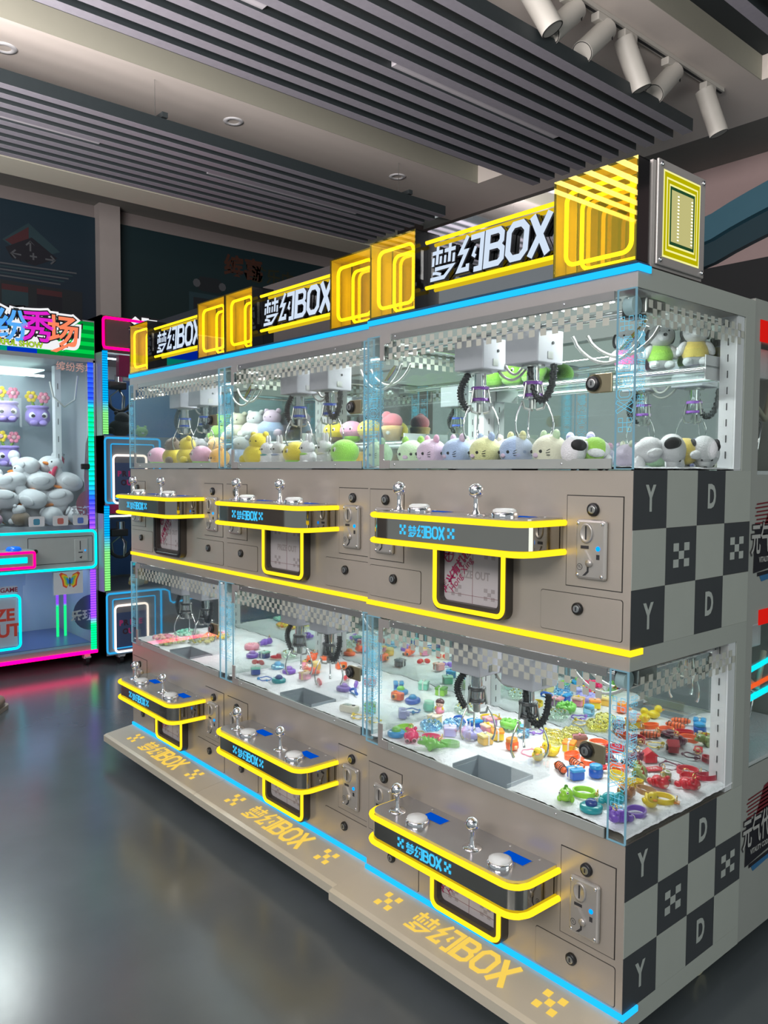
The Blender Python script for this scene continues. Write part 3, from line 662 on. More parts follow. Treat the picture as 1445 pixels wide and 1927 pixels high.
COINM = mat('zinc_coin_plate', (.50, .47, .44), .32, .5, noise=.05)
def coin_panel(x0, x1, zb):
    z0, z1 = zb-.262, zb-.059
    B().box((x0-.002, -.0006, z0-.002), (x1+.002, .001, z1+.002), SEAM).obj('panel_seam', R_)
    p = B().box((x0, -.0016, z0), (x1, .001, z1), PANEL).obj('coin_panel', R_)
    xc = (x0+x1)/2; key_lock(xc-.001, zb-.088, -.0016, p)
    a0, a1, c0, c1 = xc-.041, xc+.038, zb-.243, zb-.110
    b = B(); b.box((a0, -.013, c0), (a1, -.001, c1), COINM, bev=.006)
    T = basis((a0+.030, -.013, c1-.030), (1, 0, 0), (0, 0, 1), (0, -1, 0))
    b.lathe([(.020, -.001), (.020, .003), (.0165, .0045), (.015, .003), (0, .003)], COINM, T @ Matrix.Diagonal((.85, 1.12, 1, 1)), 24)
    b.box((a0+.0285, -.0172, c1-.044), (a0+.0315, -.0160, c1-.014), SLOTD)
    b.box((a0+.015, -.0137, c1-.065), (a0+.036, -.0128, c1-.058), SLOTD, bev=.0003)
    b.prism([(a0+.018, c1-.068), (a0+.028, c1-.068), (a0+.047, c1-.095), (a0+.040, c1-.103)], 0.013, .017, COINM, basis((0, 0, 0), (1, 0, 0), (0, 0, 1)) @ Matrix.Diagonal((1, 1, 1, 1)))
    T = basis((a0+.039, -.013, c1-.096), (1, 0, 0), (0, 0, 1), (0, -1, 0)); b.lathe([(.0085, 0), (.0085, .005), (0, .0055)], COINM, T, 14)
    b.flat([(a0+.026, c1-.120), (a0+.032, c1-.114), (a0+.032, c1-.104), (a0+.028, c1-.098), (a0+.037, c1-.104), (a0+.037, c1-.116), (a0+.029, c1-.124), (a0+.020, c1-.126)], SLOTD, FY(0, 0, -.0134))
    b.flat(arc2(a0+.013, c1-.106, .0075, 0, 340, 14), SLOTD, FY(0, 0, -.0133)); b.flat(arc2(a0+.013, c1-.106, .0062, 0, 340, 14), COINM, FY(0, 0, -.0135)); text(b, 'TL', FY(a0+.013, c1-.106, -.0137), .005, SLOTD, .03)
    b.box((a0+.056, -.0135, c1-.087), (a0+.064, -.0130, c1-.076), SLOTD)
    for sx_ in (a0+.007, a1-.009):
        for sz_ in (c0+.009, c1-.009): screw(b, sx_, sz_, -.0134, .0045)
    ca = b.obj('coin_acceptor', p)
    b = B(); b.ball((a0+.060, -.0135, c1-.063), (.0055, .003, .0055), BLED, n=10, k=6); b.obj('indicator_lamp', p)

def drawer(x0, x1, zb, xl):
    z0, z1 = zb-.371, zb-.281
    pts = rrect(x0-.0012, z0-.0012, x1+.0012, z1+.0012, .006, 3); B().prism([p for p in pts], .0, .0006, SEAM, basis((0, -.0, 0), (1, 0, 0), (0, 0, 1))).obj('drawer_seam', R_)
    d = B().prism(rrect(x0, z0, x1, z1, .006, 3), 0, .0016, PANEL, basis((0, 0, 0), (1, 0, 0), (0, 0, 1))).obj('coin_drawer', R_)
    key_lock(xl, zb-.313, -.0016, d, .0140)

FLAP = mat('milky_flap', (.58, .53, .55), .35, noise=.04)
FLAPP = mat('grey_flap_print', (.40, .35, .36), .4); FLAPM = mat('magenta_protective_print', (.42, .015, .10), .4); FLAPL = mat('thin_red_line', (.22, .05, .06), .4)
def prize_door(zb, name='prize_door'):
    x0, x1, z0, z1 = -.577, -.323, zb-.369, zb-.150
    MM = basis((0, 0, 0), (1, 0, 0), (0, 0, 1))
    o = rrect(x0, z0, x1, z1, .026, 6); n_ = len(o); i_ = rrect(x0+.026, z0+.026, x1-.026, z1-.0, .014, 6)
    b = B(); vs = []; fs = []
    for y, pts in ((.0, o), (-.026, o), (-.026, i_), (-.006, i_)):
        vs += [(p[0], y, p[1]) for p in pts]
    for k in range(3):
        for i in range(n_): fs.append((k*n_+i, k*n_+(i+1) % n_, (k+1)*n_+(i+1) % n_, (k+1)*n_+i))
    b.add(vs, fs, DGREY); d = b.obj(name, R_)
    B().tube([(p[0], -.027, p[1]) for p in rrect(x0+.009, z0+.009, x1-.009, z1-.009, .022, 6)], .0062, YEL, True, 8).obj('door_neon', d)
    b = B(); b.box((x0+.02, -.008, z0+.02), (x1-.02, -.004, z1), FLAP); fl = b.obj('flap', d)
    b = B(); xc = (x0+x1)/2
    text(b, 'PRIZE OUT', FY(xc, zb-.270, -.0085), .020, FLAPP, .03, sx=.85)
    for (xx, zz) in ((x0+.052, z0+.040), (x1-.088, z0+.040), (x0+.052, z1-.075), (x1-.088, z1-.075)):
        for (u_, v_) in ((0, 0), (2, 0), (1, 1), (0, 2), (2, 2)): b.flat([(xx+u_*.012, zz+v_*.010), (xx+u_*.012+.012, zz+v_*.010), (xx+u_*.012+.012, zz+v_*.010+.010), (xx+u_*.012, zz+v_*.010+.010)], FLAPP, FY(0, 0, -.0085))
    b.box((xc-.0004, -.0086, z0+.02), (xc+.0004, -.008, z1), FLAPL); b.box((x0+.02, -.0086, z0+.046), (x1-.02, -.008, z0+.0468), FLAPL)
    b.obj('flap_print', d)
    return d
def film_text(zb, m, name='film_print'):
    for d in [o for o in m.children if o.name.split('.')[0] == 'prize_door' and abs(min(v.co.z for v in o.data.vertices)-(zb-.369)) < .01]:
        b = B(); a = math.radians(52); u = (math.cos(a), 0, math.sin(a)); v = (-math.sin(a), 0, math.cos(a))
        text(b, '鸿兴有机板', basis((-.508, -.0092, zb-.262), u, v), .021, FLAPM, .03); text(b, 'Hong Xing', basis((-.490, -.0092, zb-.272), u, v), .019, FLAPM)
        b2 = [(-.535+.016*math.cos(t/10*PI), zb-.222+.020*math.sin(t/10*PI)) for t in range(20)]
        for q in band(b2, .003, True): b.flat(q, FLAPM, FY(0, 0, -.0092))
        for q in band([(-.549, zb-.222), (-.521, zb-.222)], .003)+band([(-.535, zb-.204), (-.535, zb-.240)], .003)+band([(-.552, zb-.236), (-.520, zb-.207)], .002): b.flat(q, FLAPM, FY(0, 0, -.0094))
        b.obj(name, d)

def control_shelf(zb):
    x0, x1, D, r = -.703, -.177, .146, .045
    pts = [(x0, 0)]+arc2(x0+r, -D+r, r, 180, 270, 7)+arc2(x1-r, -D+r, r, 270, 360, 7)+[(x1, 0)]
    zt, zl = zb-.121, zb-.188
    b = B(); n = len(pts)
    vs = [(x, y, zl-.006) for x, y in pts]+[(x, y, zt+.004) for x, y in pts]
    b.add(vs, [(i, i+1, i+1+n, i+n) for i in range(n-1)], BANDM, True); b.add([(x, y, zl-.006) for x, y in pts], [tuple(range(n))], PANEL)
    sh = b.obj('control_shelf', R_)
    ip = [(x0+.003, 0)]+arc2(x0+r, -D+r, r-.003, 180, 270, 7)+arc2(x1-r, -D+r, r-.003, 270, 360, 7)+[(x1-.003, 0)]
    b = B(); b.prism(ip, zt+.004, zt+.011, PLATE)
    for sx_, sy_ in ((-.585, -.012), (-.31, -.012), (-.22, -.012), (-.655, -.105)): b.ball((sx_, sy_, zt+.011), (.004, .004, .002), STEEL, n=8, k=6)
    b.obj('top_plate', sh)
    top = zt+.011
    tp_ = [(x, y) for x, y in pts]
    for z in (zt, zl):
        path = [(x0-.004, .0, z)]+[(x+(-.004 if x < -.44 else .004)*(1 if abs(y+D) > .001 else .0), y-(.004 if y < -D+.02 else 0), z) for x, y in pts[1:-1]]+[(x1+.004, .0, z)]
        B().tube(path, .0072, YEL, False, 8).obj('neon_tube', sh)
    b = B(); b.h = logo(b, basis((-.575, -D-.0012, zb-.170), (1, 0, 0), (0, 0, 1)), .0305, CYT); b.obj('shelf_lettering', sh)
    for jx, jy in ((-.640, -.090), (-.365, -.090)):
        T = Matrix.Translation((jx, jy, top))
        b = B(); b.lathe([(0, .003), (.022, .003), (.024, 0)][::-1], CHROME, T, 24); b.lathe([(.011, .002), (.009, .008), (.0062, .012), (.0062, .045)], CHROME, T, 14)
        b.ball((jx, jy, top+.058), .0185, CHROME, n=24, k=16); b.obj('joystick', sh)
    for jx, jy in ((-.548, -.103), (-.262, -.106)):
        T = Matrix.Translation((jx, jy, top))
        b = B(); b.lathe([(.031, 0), (.031, .010), (.028, .013), (.024, .014)], CHROME, T, 28); pb = b.obj('push_button', sh)
        b = B(); b.lathe([(.0275, .012), (.0265, .018), (.020, .021), (0, .022)], mat('frosted_button_cap', (.80, .81, .80), .3), T, 28); b.obj('button_cap', sh)
    for jx, jy in ((-.540, -.045), (-.262, -.050)):
        b = B(); b.box((jx-.037, jy-.019, top-.001), (jx+.037, jy+.019, top+.0006), mat('display_rim', (.20, .20, .22), .4)); b.box((jx-.035, jy-.017, top-.001), (jx+.035, jy+.017, top+.0010), LCD); b.obj('display', sh)
    return sh

def claw(cx, cyy, zb, ring, cord):
    zt = zb+.345; zo = zb+.262
    b = B(); b.box((cx-.052, cyy-.048, zo), (cx+.052, cyy+.052, zt), CARR, bev=.003)
    b.cyl((cx+.0525, cyy+.01, zo+.05), (cx+.054, cyy+.01, zo+.05), .004, SLOTD, 8); b.box((cx+.052, cyy-.01, zo+.01), (cx+.0535, cyy+.01, zo+.028), STEEL)
    car = b.obj('claw_carriage', R_)
    b = B(); hb = zb+.175
    b.cyl((cx, cyy, zo), (cx, cyy, zo-.006), .03, STEEL, 16); b.cyl((cx, cyy, zo-.006), (cx, cyy, zo-.040), .016, CHROME, 16)
    b.cyl((cx, cyy, zo-.040), (cx, cyy, zo-.085), .021, CHROME, 16)
    for k in range(10):
        a = 2*PI*k/10; b.box((-.002, -.001, zo-.083), (.002, .001, zo-.042), STEEL, Matrix.Translation((cx+.0215*math.cos(a), cyy+.0215*math.sin(a), 0)) @ Matrix.Rotation(a, 4, 'Z'))
    b.cyl((cx, cyy, zo-.085), (cx, cyy, zo-.110), .010, STEEL, 12)
    b.obj('claw_head', car)
    b = B()
    for z in (zo-.046, zo-.076): b.lathe([(.0245, -.004), (.0245, .004), (.0205, .004)], ring, Matrix.Translation((cx, cyy, z)), 18)
    b.obj('coloured_ring', car)
    for k in range(3):
        a = 2*PI*k/3+.35; d = Vector((math.cos(a), math.sin(a), 0)); c0 = Vector((cx, cyy, 0))
        P = lambda r, z: tuple(c0+d*r+Vector((0, 0, z)))
        b = B(); b.tube([P(.022, zo-.045), P(.030, zo-.085)], .0032, STEEL, n=6); b.tube([P(.010, zo-.112), P(.028, zo-.108), P(.034, zo-.090)], .0035, STEEL, n=6)
        b.tube([P(.032, zo-.092), P(.042, zo-.108), P(.051, zo-.128), P(.055, zo-.148), P(.053, zo-.166), P(.046, zo-.180)], [.0022, .0022, .0024, .0026, .0030, .0040], CHROME, n=6)
        b.obj('prong', car)
    b = B(); s_ = cord
    path = []; N = 150
    for i in range(N+1):
        t_ = i/N; ang = PI*t_
        base = Vector((cx+s_*(.032+.030*math.sin(ang)), cyy-.012, zo-.006-.098*t_ if s_ < 0 else zo-.006-.085*math.sin(ang)))
        if s_ > 0: base.x = cx+.008+.052*math.cos(PI-ang)*-1*-1+.03 if False else cx+.038-.036*math.cos(ang)
        path.append(base)
    cp = []
    for i, p in enumerate(path):
        tg = (path[min(i+1, N)]-path[max(i-1, 0)]).normalized(); u_ = tg.cross(Vector((0, 1, 0))).normalized(); w_ = tg.cross(u_); a = i*1.9
        cp.append(p+(u_*math.cos(a)+w_*math.sin(a))*.0085)
    b.tube(cp, .0024, COIL, n=5); b.tube(path[::6], .0075, COIL, n=8)
    b.obj('coil_cord', car)
    return car

def gantry(zb, dark):
    b = B()
    for y in (.075, .125): b.cyl((-.86, y, zb+.352), (-.02, y, zb+.352), .005, CHROME, 10)
    for x in (-.84, -.035): b.cyl((x, .02, zb+.362), (x, .49, zb+.362), .005, CHROME, 10); b.box((x-.02, .06, zb+.338), (x+.02, .14, zb+.372), STEEL, bev=.003)
    b.cyl((-.045, .035, zb+.352), (-.022, .035, zb+.352), .020, mat('pulley_wheel', (.42, .55, .58), .3), 20)
    b.box((-.07, .05, zb+.33), (-.03, .09, zb+.37), BLACKP, bev=.004)
    g = b.obj('gantry_rail', R_)
    b = B(); b.box((-.82, .05, zb+.377), (-.06, .47, zb+.3795), LPANU if dark else LPANL); b.obj('light_panel', R_)
    b = B(); b.box((-.50, .022, zb+.366), (-.06, .034, zb+.370), WHITEP)
    for k in range(14): b.box((-.49+k*.031, .024, zb+.3645), (-.478+k*.031, .032, zb+.366), LED)
    b.obj('led_bar', R_)
    for n_, (xa, xb, dz, w_) in enumerate(((-.53, -.36, .10, CABLE), (-.50, -.39, .085, CABLE), (-.30, -.09, .075, WCABLE), (-.27, -.07, .06, WCABLE))):
        path = []
        for i in range(17):
            t_ = i/16; path.append((xa+(xb-xa)*t_, .15+.02*n_ if n_ > 1 else .13+.01*n_, zb+.335-dz*math.sin(PI*t_)**.7-(.0)))
        B().tube(path, .0036 if n_ < 2 else .0042, w_, n=7).obj('cable', g)
    b = B()
    cols = [(.6, .35, .05), (.15, .35, .1), (.7, .65, .1), (.6, .1, .08), (.1, .2, .5)]
    for k, cc in enumerate(cols): b.tube([(-.08-.002*k, .17, zb+.345), (-.115, .165+.004*k, zb+.315), (-.15+.004*k, .17, zb+.285)], .002, mat('wire_%d' % k, cc, .5), n=5)
    b.obj('wire_bundle', g)

def case(zb, fur):
    # fur bed with the prize chute cut out
    xs = [-.878+.878*i/88 for i in range(89)]; ys = [.002+.496*i/50 for i in range(51)]
    b = B(); idx = {}; vs = []; fs = []
    import mathutils.noise as NZ
    for j, y in enumerate(ys):
        for i, x in enumerate(xs):
            d = max(HX0-x, x-HX1, y-HY1, HY0-y)
            h = .022+.006*NZ.noise((x*14, y*14, zb))+.0035*NZ.noise((x*70, y*70, zb))+.0025*NZ.noise((x*170, y*170, zb))
            edge = min(1, max(0, d/.035)) if y > HY0 else min(1, max(0, max(HX0-x, x-HX1)/.035))
            h *= .35+.65*edge if fur else .3
            if x > -.006 or x < -.872: h *= .6
            vs.append((x, y, zb+max(.001, h)))
    n = len(xs)
    for j in range(len(ys)-1):
        for i in range(n-1):
            xm = (xs[i]+xs[i+1])/2; ym = (ys[j]+ys[j+1])/2
            if HX0 < xm < HX1 and HY0 < ym < HY1: continue
            if HX0 < xm < HX1 and ym < HY0+.004: continue
            fs.append((j*n+i, j*n+i+1, (j+1)*n+i+1, (j+1)*n+i))
    b.add(vs, fs, FUR, True); o = b.obj('fur_bed', R_); o['kind'] = 'stuff'
    b = B(); CH = mat('chute_grey', (.30, .34, .38), .45)
    z0 = zb-.115
    for a, c_ in (((HX0, HY0, z0), (HX0+.003, HY1, zb+.018)), ((HX1-.003, HY0, z0), (HX1, HY1, zb+.018)), ((HX0, HY1-.003, z0), (HX1, HY1, zb+.018)), ((HX0, HY0, z0), (HX1, HY0+.003, zb+.002)), ((HX0, HY0, z0), (HX1, HY1, z0+.002))): b.box(a, c_, CH)
    b.obj('prize_chute', R_)
    b = B()
    for a, c_ in (((HX0-.06, .008, zb+.005), (HX0-.057, HY1+.03, zb+.085)), ((HX1+.03, .008, zb+.005), (HX1+.033, HY1+.03, zb+.085)), ((HX0-.06, HY1+.03, zb+.005), (HX1+.033, HY1+.033, zb+.085))):
        b.box(a, c_, GUARD)
    b.obj('chute_guard', R_)
    # slotted white pillars
    for x0_, x1_ in ((-.045, -.002), (-.878, -.835)):
        b = B(); b.box((x0_, .450, zb), (x1_, .4995, zb+.381), WHITEP)
        for k in range(9): b.box((x0_+.019, .4490, zb+.03+k*.040), (x0_+.022, .4502, zb+.048+k*.040), SLOTD)
        xi = x0_ if x0_ > -.4 else x1_
        for k in range(9): b.box((xi-.0006, .473, zb+.03+k*.040), (xi+.0006, .476, zb+.048+k*.040), SLOTD)
        b.obj('slotted_pillar', R_)
    # glazing
    b = B(); b.box((-.820, -.004, zb+.001), (-.046, .0, zb+.379), GLASS); dr = b.obj('glass_door', R_)
    b = B(); b.box((-.800, -.0075, zb+.002), (-.050, -.0042, zb+.024), mat('lower_rail_grey', (.42, .44, .42), .35, .25)); b.box((-.770, -.0075, zb+.362), (-.050, -.0042, zb+.380), mat('upper_rail_grey', (.36, .36, .35), .3, .7))
    for x in (-.755, -.18):
        for z in (zb+.013, zb+.371): screw(b, x, z, -.008)
    b.obj('door_rail', dr)
    for zz, s_ in ((zb+.001, 1), (zb+.379, -1)):
        b = B()
        p = [(-.820, zz), (-.776, zz), (-.776, zz+s_*.024), (-.800, zz+s_*.024), (-.803, zz+s_*.027), (-.803, zz+s_*.070), (-.820, zz+s_*.070)]
        b.prism(p, .0045, .0085, FRAME, basis((0, 0, 0), (1, 0, 0), (0, 0, 1))); b.obj('corner_bracket', dr)
    b = B(); cs = .0168
    for k in range(43):
        for r in range(3):
            if (k+r) % 2 == 0:
                xa = -.786+k*cs; za = zb+.360-(r+1)*cs; b.flat([(xa, za), (xa+cs, za), (xa+cs, za+cs), (xa, za+cs)], CHKM, FY(0, 0, -.0046))
    b.obj('checker_print', dr)
    b = B(); b.box((-.098, -.0105, zb+.166), (-.050, -.0045, zb+.208), mat('lock_plate_brass', (.36, .31, .20), .3, .7), bev=.002); b.cyl((-.096, -.0045, zb+.187), (-.096, -.0105, zb+.187), .021, mat('lock_plate_brass', (.36, .31, .20), .3, .7), 20); pl = b.obj('lock_plate', dr)
    key_lock(-.096, zb+.187, -.0105, dr, .0165)
    for (xa, xb) in ((-.044, -.0005), (-.8795, -.823)):
        b = B(); b.box((xa, -.004, zb+.001), (xb, .0, zb+.381), GLASSP); po = b.obj('glass_post', R_)
        b = B()
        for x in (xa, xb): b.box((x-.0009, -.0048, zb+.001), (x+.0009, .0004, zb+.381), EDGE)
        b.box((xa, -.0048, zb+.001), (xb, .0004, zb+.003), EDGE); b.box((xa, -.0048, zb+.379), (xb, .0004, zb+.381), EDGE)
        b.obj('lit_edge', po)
        b = B(); h = .038; xo = (xa+xb)/2-h/2
        logo(b, basis((xo, -.0050, zb+.322), (0, 0, -1), (1, 0, 0), (0, -1, 0)), h, ETCH, outline=.034)
        b.obj('etched_lettering', po)
    for xs_, nm in ((-.0035, 'side_window'), (-.8795, 'shared_window')):
        b = B(); b.box((xs_, .004, zb+.001), (xs_+.003, .486, zb+.381), GLASS); sw = b.obj(nm, R_)
        if nm == 'side_window':
            b = B()
            for k in range(26):
                for r in range(3):
                    if (k+r) % 2 == 0:
                        ya = .045+k*cs; za = zb+.362-(r+1)*cs; b.flat([(ya, za), (ya+cs, za), (ya+cs, za+cs), (ya, za+cs)], CHKM, FX(0, 0, -.0002))
            b.obj('checker_print', sw)
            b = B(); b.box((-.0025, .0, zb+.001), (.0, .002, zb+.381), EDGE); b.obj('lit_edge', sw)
            b = B(); logo(b, basis((-.0002, .006, zb+.325), (0, 0, -1), (0, 1, 0), (1, 0, 0)), .030, ETCH, outline=.04); b.obj('etched_lettering', sw)

PURR = mat('purple_ring', (.14, .03, .26), .4); BLUR = mat('blue_ring', (.02, .06, .35), .4); DARKR = mat('dark_ring', (.05, .05, .055), .4)
for zb, fur, ring in ((ZU, False, PURR), (ZL, True, DARKR)):
    coin_panel(-.166, -.022, zb); coin_panel(-.868, -.722, zb)
    drawer(-.237, -.019, zb, -.132); drawer(-.868, -.650, zb, -.761)
    prize_door(zb); control_shelf(zb)
    case(zb, fur); gantry(zb, not fur)
    claw(-.530, .10, zb, ring, -1); claw(-.352, .10, zb, ring, 1)
# shelf inside the upper case
def inner_shelf(m, z, x0=-.83, x1=-.05):
    b = B(); b.box((x0, .37, z), (x1, .498, z+.005), GLASSP); b.box((x0, .37, z), (x1, .374, z+.045), GLASSP)
    s_ = b.obj('acrylic_shelf', m)
    b = B(); b.cyl((x0, .380, z-.008), (x1, .380, z-.008), .005, CHROME, 10); b.box((x0, .384, z-.004), (x1, .390, z-.001), mat('led_strip_soft', (.9, .9, .9), .5, emit=(.9, 1, 1), es=2.0)); b.obj('shelf_rod', s_)
    for x in (x0, x1-.003): B().box((x, .39, z-.03), (x+.003, .498, z+.03), WHITEP).obj('shelf_bracket', s_)

# marquee on top
def marquee_box(x0, x1):
    z0, z1, D = 1.766, 1.982, .045; w_ = .003
    b = B()
    b.box((x0, 0, z0), (x0+w_, D, z1), BLACK); b.box((x1-w_, 0, z0), (x1, D, z1), BLACK); b.box((x0, 0, z0), (x1, D, z0+w_), BLACK); b.box((x0, 0, z1-w_), (x1, D, z1), BLACK); b.box((x0, D-.001, z0), (x1, D, z1), BLACK)
    mb = b.obj('marquee_box', R_)
    GI = mat('yellow_lit_inner_wall', (.95, .80, .20), .45)  # yellow neon light on the box walls is put into this colour
    b = B(); e = w_+.0004
    for a, c_ in (((x0+e, .003, z0+e), (x0+e+.001, D-.004, z1-e)), ((x1-e-.001, .003, z0+e), (x1-e, D-.004, z1-e)), ((x0+e, .003, z0+e), (x1-e, D-.004, z0+e+.001)), ((x0+e, .003, z1-e-.001), (x1-e, D-.004, z1-e))): b.box(a, c_, GI)
    b.obj('inner_lining', mb)
    B().box((x0+.004, D-.0035, z0+.004), (x1-.004, D-.002, z1-.004), DIMM).obj('inner_mirror', mb)
    B().tube([(p[0], .012, p[1]) for p in rrect(x0+.026, z0+.026, x1-.020, z1-.030, .022, 6)], .0048, RINGY, True, 8).obj('neon_ring', mb)
    b = B(); b.add([(x0, -.0005, z0), (x1, -.0005, z0), (x1, -.0005, z1), (x0, -.0005, z1)], [(0, 1, 2, 3)], YACR); b.obj('tinted_front', mb)
marquee_box(-.218, -.004); marquee_box(-.876, -.682)
b = B(); b.box((-.682, .045, 1.766), (-.218, .049, 1.985), SMOKE); sg = b.obj('marquee_sign', R_)
b = B()
for z in (1.946, 1.824): b.tube([(-.668, .028, z), (-.222, .028, z)], .0055, YEL, n=8)
b.obj('neon_tube', sg)
b = B(); logo(b, basis((-.655, .030, 1.838), (1, 0, 0), (0, 0, 1)), .095, WLT, shear=.10, xs=False); b.obj('sign_lettering', sg)
b = B(); logo(b, basis((-.654, .031, 1.836), (1, 0, 0), (0, 0, 1), (0, -1, 0)), .095, BLACK, t=-.012/1, shear=.10, xs=False, grow=.05)
b.obj('lettering_body', sg)
b = B(); b.box((-.690, .02, 1.85), (-.682, .03, 1.93), STEEL); b.obj('sign_clip', sg)

# copies further along the row, each with its own dressing
def recolor(m, old, new):
    for o in [m]+list(m.children_recursive):
        if o.type == 'MESH':
            for i, s_ in enumerate(o.material_slots):
                if s_.material == old: s_.link = 'OBJECT'; s_.material = new
m1 = root
m2 = copy_tree(root); m2.location = (-MW, .0215, .0); m2['label'] = 'middle double-decker claw machine of the yellow-lit row'
m3 = copy_tree(root); m3.location = (-2*MW, .0225, .0); m3['label'] = 'farthest double-decker claw machine of the yellow-lit row'
recolor(m2, PURR, BLUR); recolor(m3, PURR, BLUR)
film_text(ZU, m1); film_text(ZL, m1); film_text(ZU, m3); film_text(ZL, m3)
inner_shelf(m1, 1.585); inner_shelf(m2, 1.430, -.83, -.30); inner_shelf(m3, 1.45)
for o in m3.children:                                            # its upper prize door is unlit
    if o.name.split('.')[0] == 'prize_door' and min(v.co.z for v in o.data.vertices) > .9: recolor(o, YEL, BLACKP)
# lit end box of the near machine's marquee
b = B(); b.box((-.10, .050, 1.762), (.0, .262, 1.985), FRAME); eb = b.obj('marquee_end_box', m1)
b = B(); b.box((.0005, .062, 1.768), (.006, .262, 1.990), FRAME, bev=.002)
b.obj('end_plate', eb)
OLV = emis('yellow_lit_square', (.55, .50, .0), .85); PALE = emis('pale_lit_line', (.95, .92, .35), 1.0); GRN = mat('green_square_line', (.0, .10, .02), .5); CRM = emis('cream_lit_panel', (.62, .58, .24), .85)
b = B(); yc, zc = .160, 1.879
for i, (hw, hh, m_) in enumerate(((.078, .092, PALE), (.074, .088, OLV), (.066, .078, PALE), (.062, .074, OLV), (.055, .066, PALE), (.052, .062, GRN), (.046, .055, CRM))):
    b.flat([(yc-hw, zc-hh), (yc+hw, zc-hh), (yc+hw, zc+hh), (yc-hw, zc+hh)], m_, FX(0, 0, .0063+i*.0002))
for k in range(14):
    for yy in (yc-.018, yc+.040): b.ball((.0078, yy, zc-.048+k*.0072), (.001, .004, .0015), emis('led_glint', (1, 1, .75), 2.0), n=6, k=4)
b.obj('concentric_squares', eb)
b = B()
for yy in (.074, .250):
    for zz in (1.779, 1.979): b.ball((.007, yy, zz), (.004, .006, .006), CHROME, n=10, k=6)
b.obj('plate_bolt', eb)

# ================================================================== neighbouring machines
def ledgrad(name, stops, s):
    m = bpy.data.materials.new(name); m.use_nodes = True; nt = m.node_tree; nt.nodes.clear()
    tc = nt.nodes.new('ShaderNodeTexCoord'); sp = nt.nodes.new('ShaderNodeSeparateXYZ'); rp = nt.nodes.new('ShaderNodeValToRGB')
    e = nt.nodes.new('ShaderNodeEmission'); o = nt.nodes.new('ShaderNodeOutputMaterial')
    nt.links.new(tc.outputs['Generated'], sp.inputs[0]); nt.links.new(sp.outputs[2], rp.inputs[0])
    wv = nt.nodes.new('ShaderNodeMath'); wv.operation = 'FRACT'; ml = nt.nodes.new('ShaderNodeMath'); ml.operation = 'MULTIPLY'; ml.inputs[1].default_value = 34.0
    nt.links.new(sp.outputs[2], ml.inputs[0]); nt.links.new(ml.outputs[0], wv.inputs[0])
    mr = nt.nodes.new('ShaderNodeMapRange'); mr.inputs['To Min'].default_value = s*1.7; mr.inputs['To Max'].default_value = s*.35
    nt.links.new(wv.outputs[0], mr.inputs['Value']); nt.links.new(mr.outputs[0], e.inputs[1])
    cr = rp.color_ramp
    cr.elements[0].position = stops[0][0]; cr.elements[0].color = (*stops[0][1], 1); cr.elements[1].position = stops[-1][0]; cr.elements[1].color = (*stops[-1][1], 1)
    for p, c_ in stops[1:-1]: el = cr.elements.new(p); el.color = (*c_, 1)
    nt.links.new(rp.outputs[0], e.inputs[0]); nt.links.new(e.outputs[0], o.inputs[0]); return m
BL_, GR_, PU_, TE_ = (.02, .08, 1), (.0, .9, .25), (.3, .06, 1), (.0, .7, .55)
INW = mat('machine_inner_wall', (.56, .60, .66), .5); BODYG = mat('arcade_body_grey', (.30, .32, .33), .4, .2)
PWIN = glass('prize_window', (.92, .96, .97), .05)

t = thing('claw_machine', 'wide claw machine full of white geese plush with pink neon along its base', 'claw machine', (-4.4, 0, 0))
Y0, Y1 = -1.45, .530
b = B()
b.box((-.75, Y0, .10), (0, Y1, .14), BODYG); b.box((-.73, Y0, .14), (-.08, Y1-.02, .143), mat('blue_lit_tray', (.10, .16, .34), .35)); b.box((-.75, Y0, .14), (-.73, Y1, 2.05), INW); b.box((-.75, Y0, 2.035), (-.0, Y1, 2.31), BODYG)  # blue light in the lower case is put into the tray colour
b.box((-.73, Y0, .90), (-.10, Y1-.02, .95), INW); b.box((-.73, Y0, .66), (-.70, Y1, .90), INW)
b.box((-.75, Y0-.02, .10), (0, Y0, 2.31), BODYG)
b.box((-.06, Y1-.012, .14), (0, Y1, 2.05), BODYG)
b.obj('cabinet', t)
B().box((-.02, Y0, .655), (0.004, Y1, .925), mat('pale_control_panel', (.42, .45, .44), .35, .2)).obj('control_panel', t)
B().box((-.73, Y1-.016, .14), (-.07, Y1-.006, 2.04), mat('end_panel', (.42, .45, .50), .5)).obj('end_panel', t)
b = B(); b.box((-.34, .36, .95), (-.28, .40, 2.03), WHITEP)
for k in range(7): b.box((-.3405+.061, .377, 1.15+k*.12), (-.3405+.0625, .381, 1.19+k*.12), SLOTD)
b.obj('slotted_pillar', t)
SG = ledgrad('striped_sign_backlight', [(0, (.0, .42, .06)), (1, (.0, .42, .06))], 1.0)
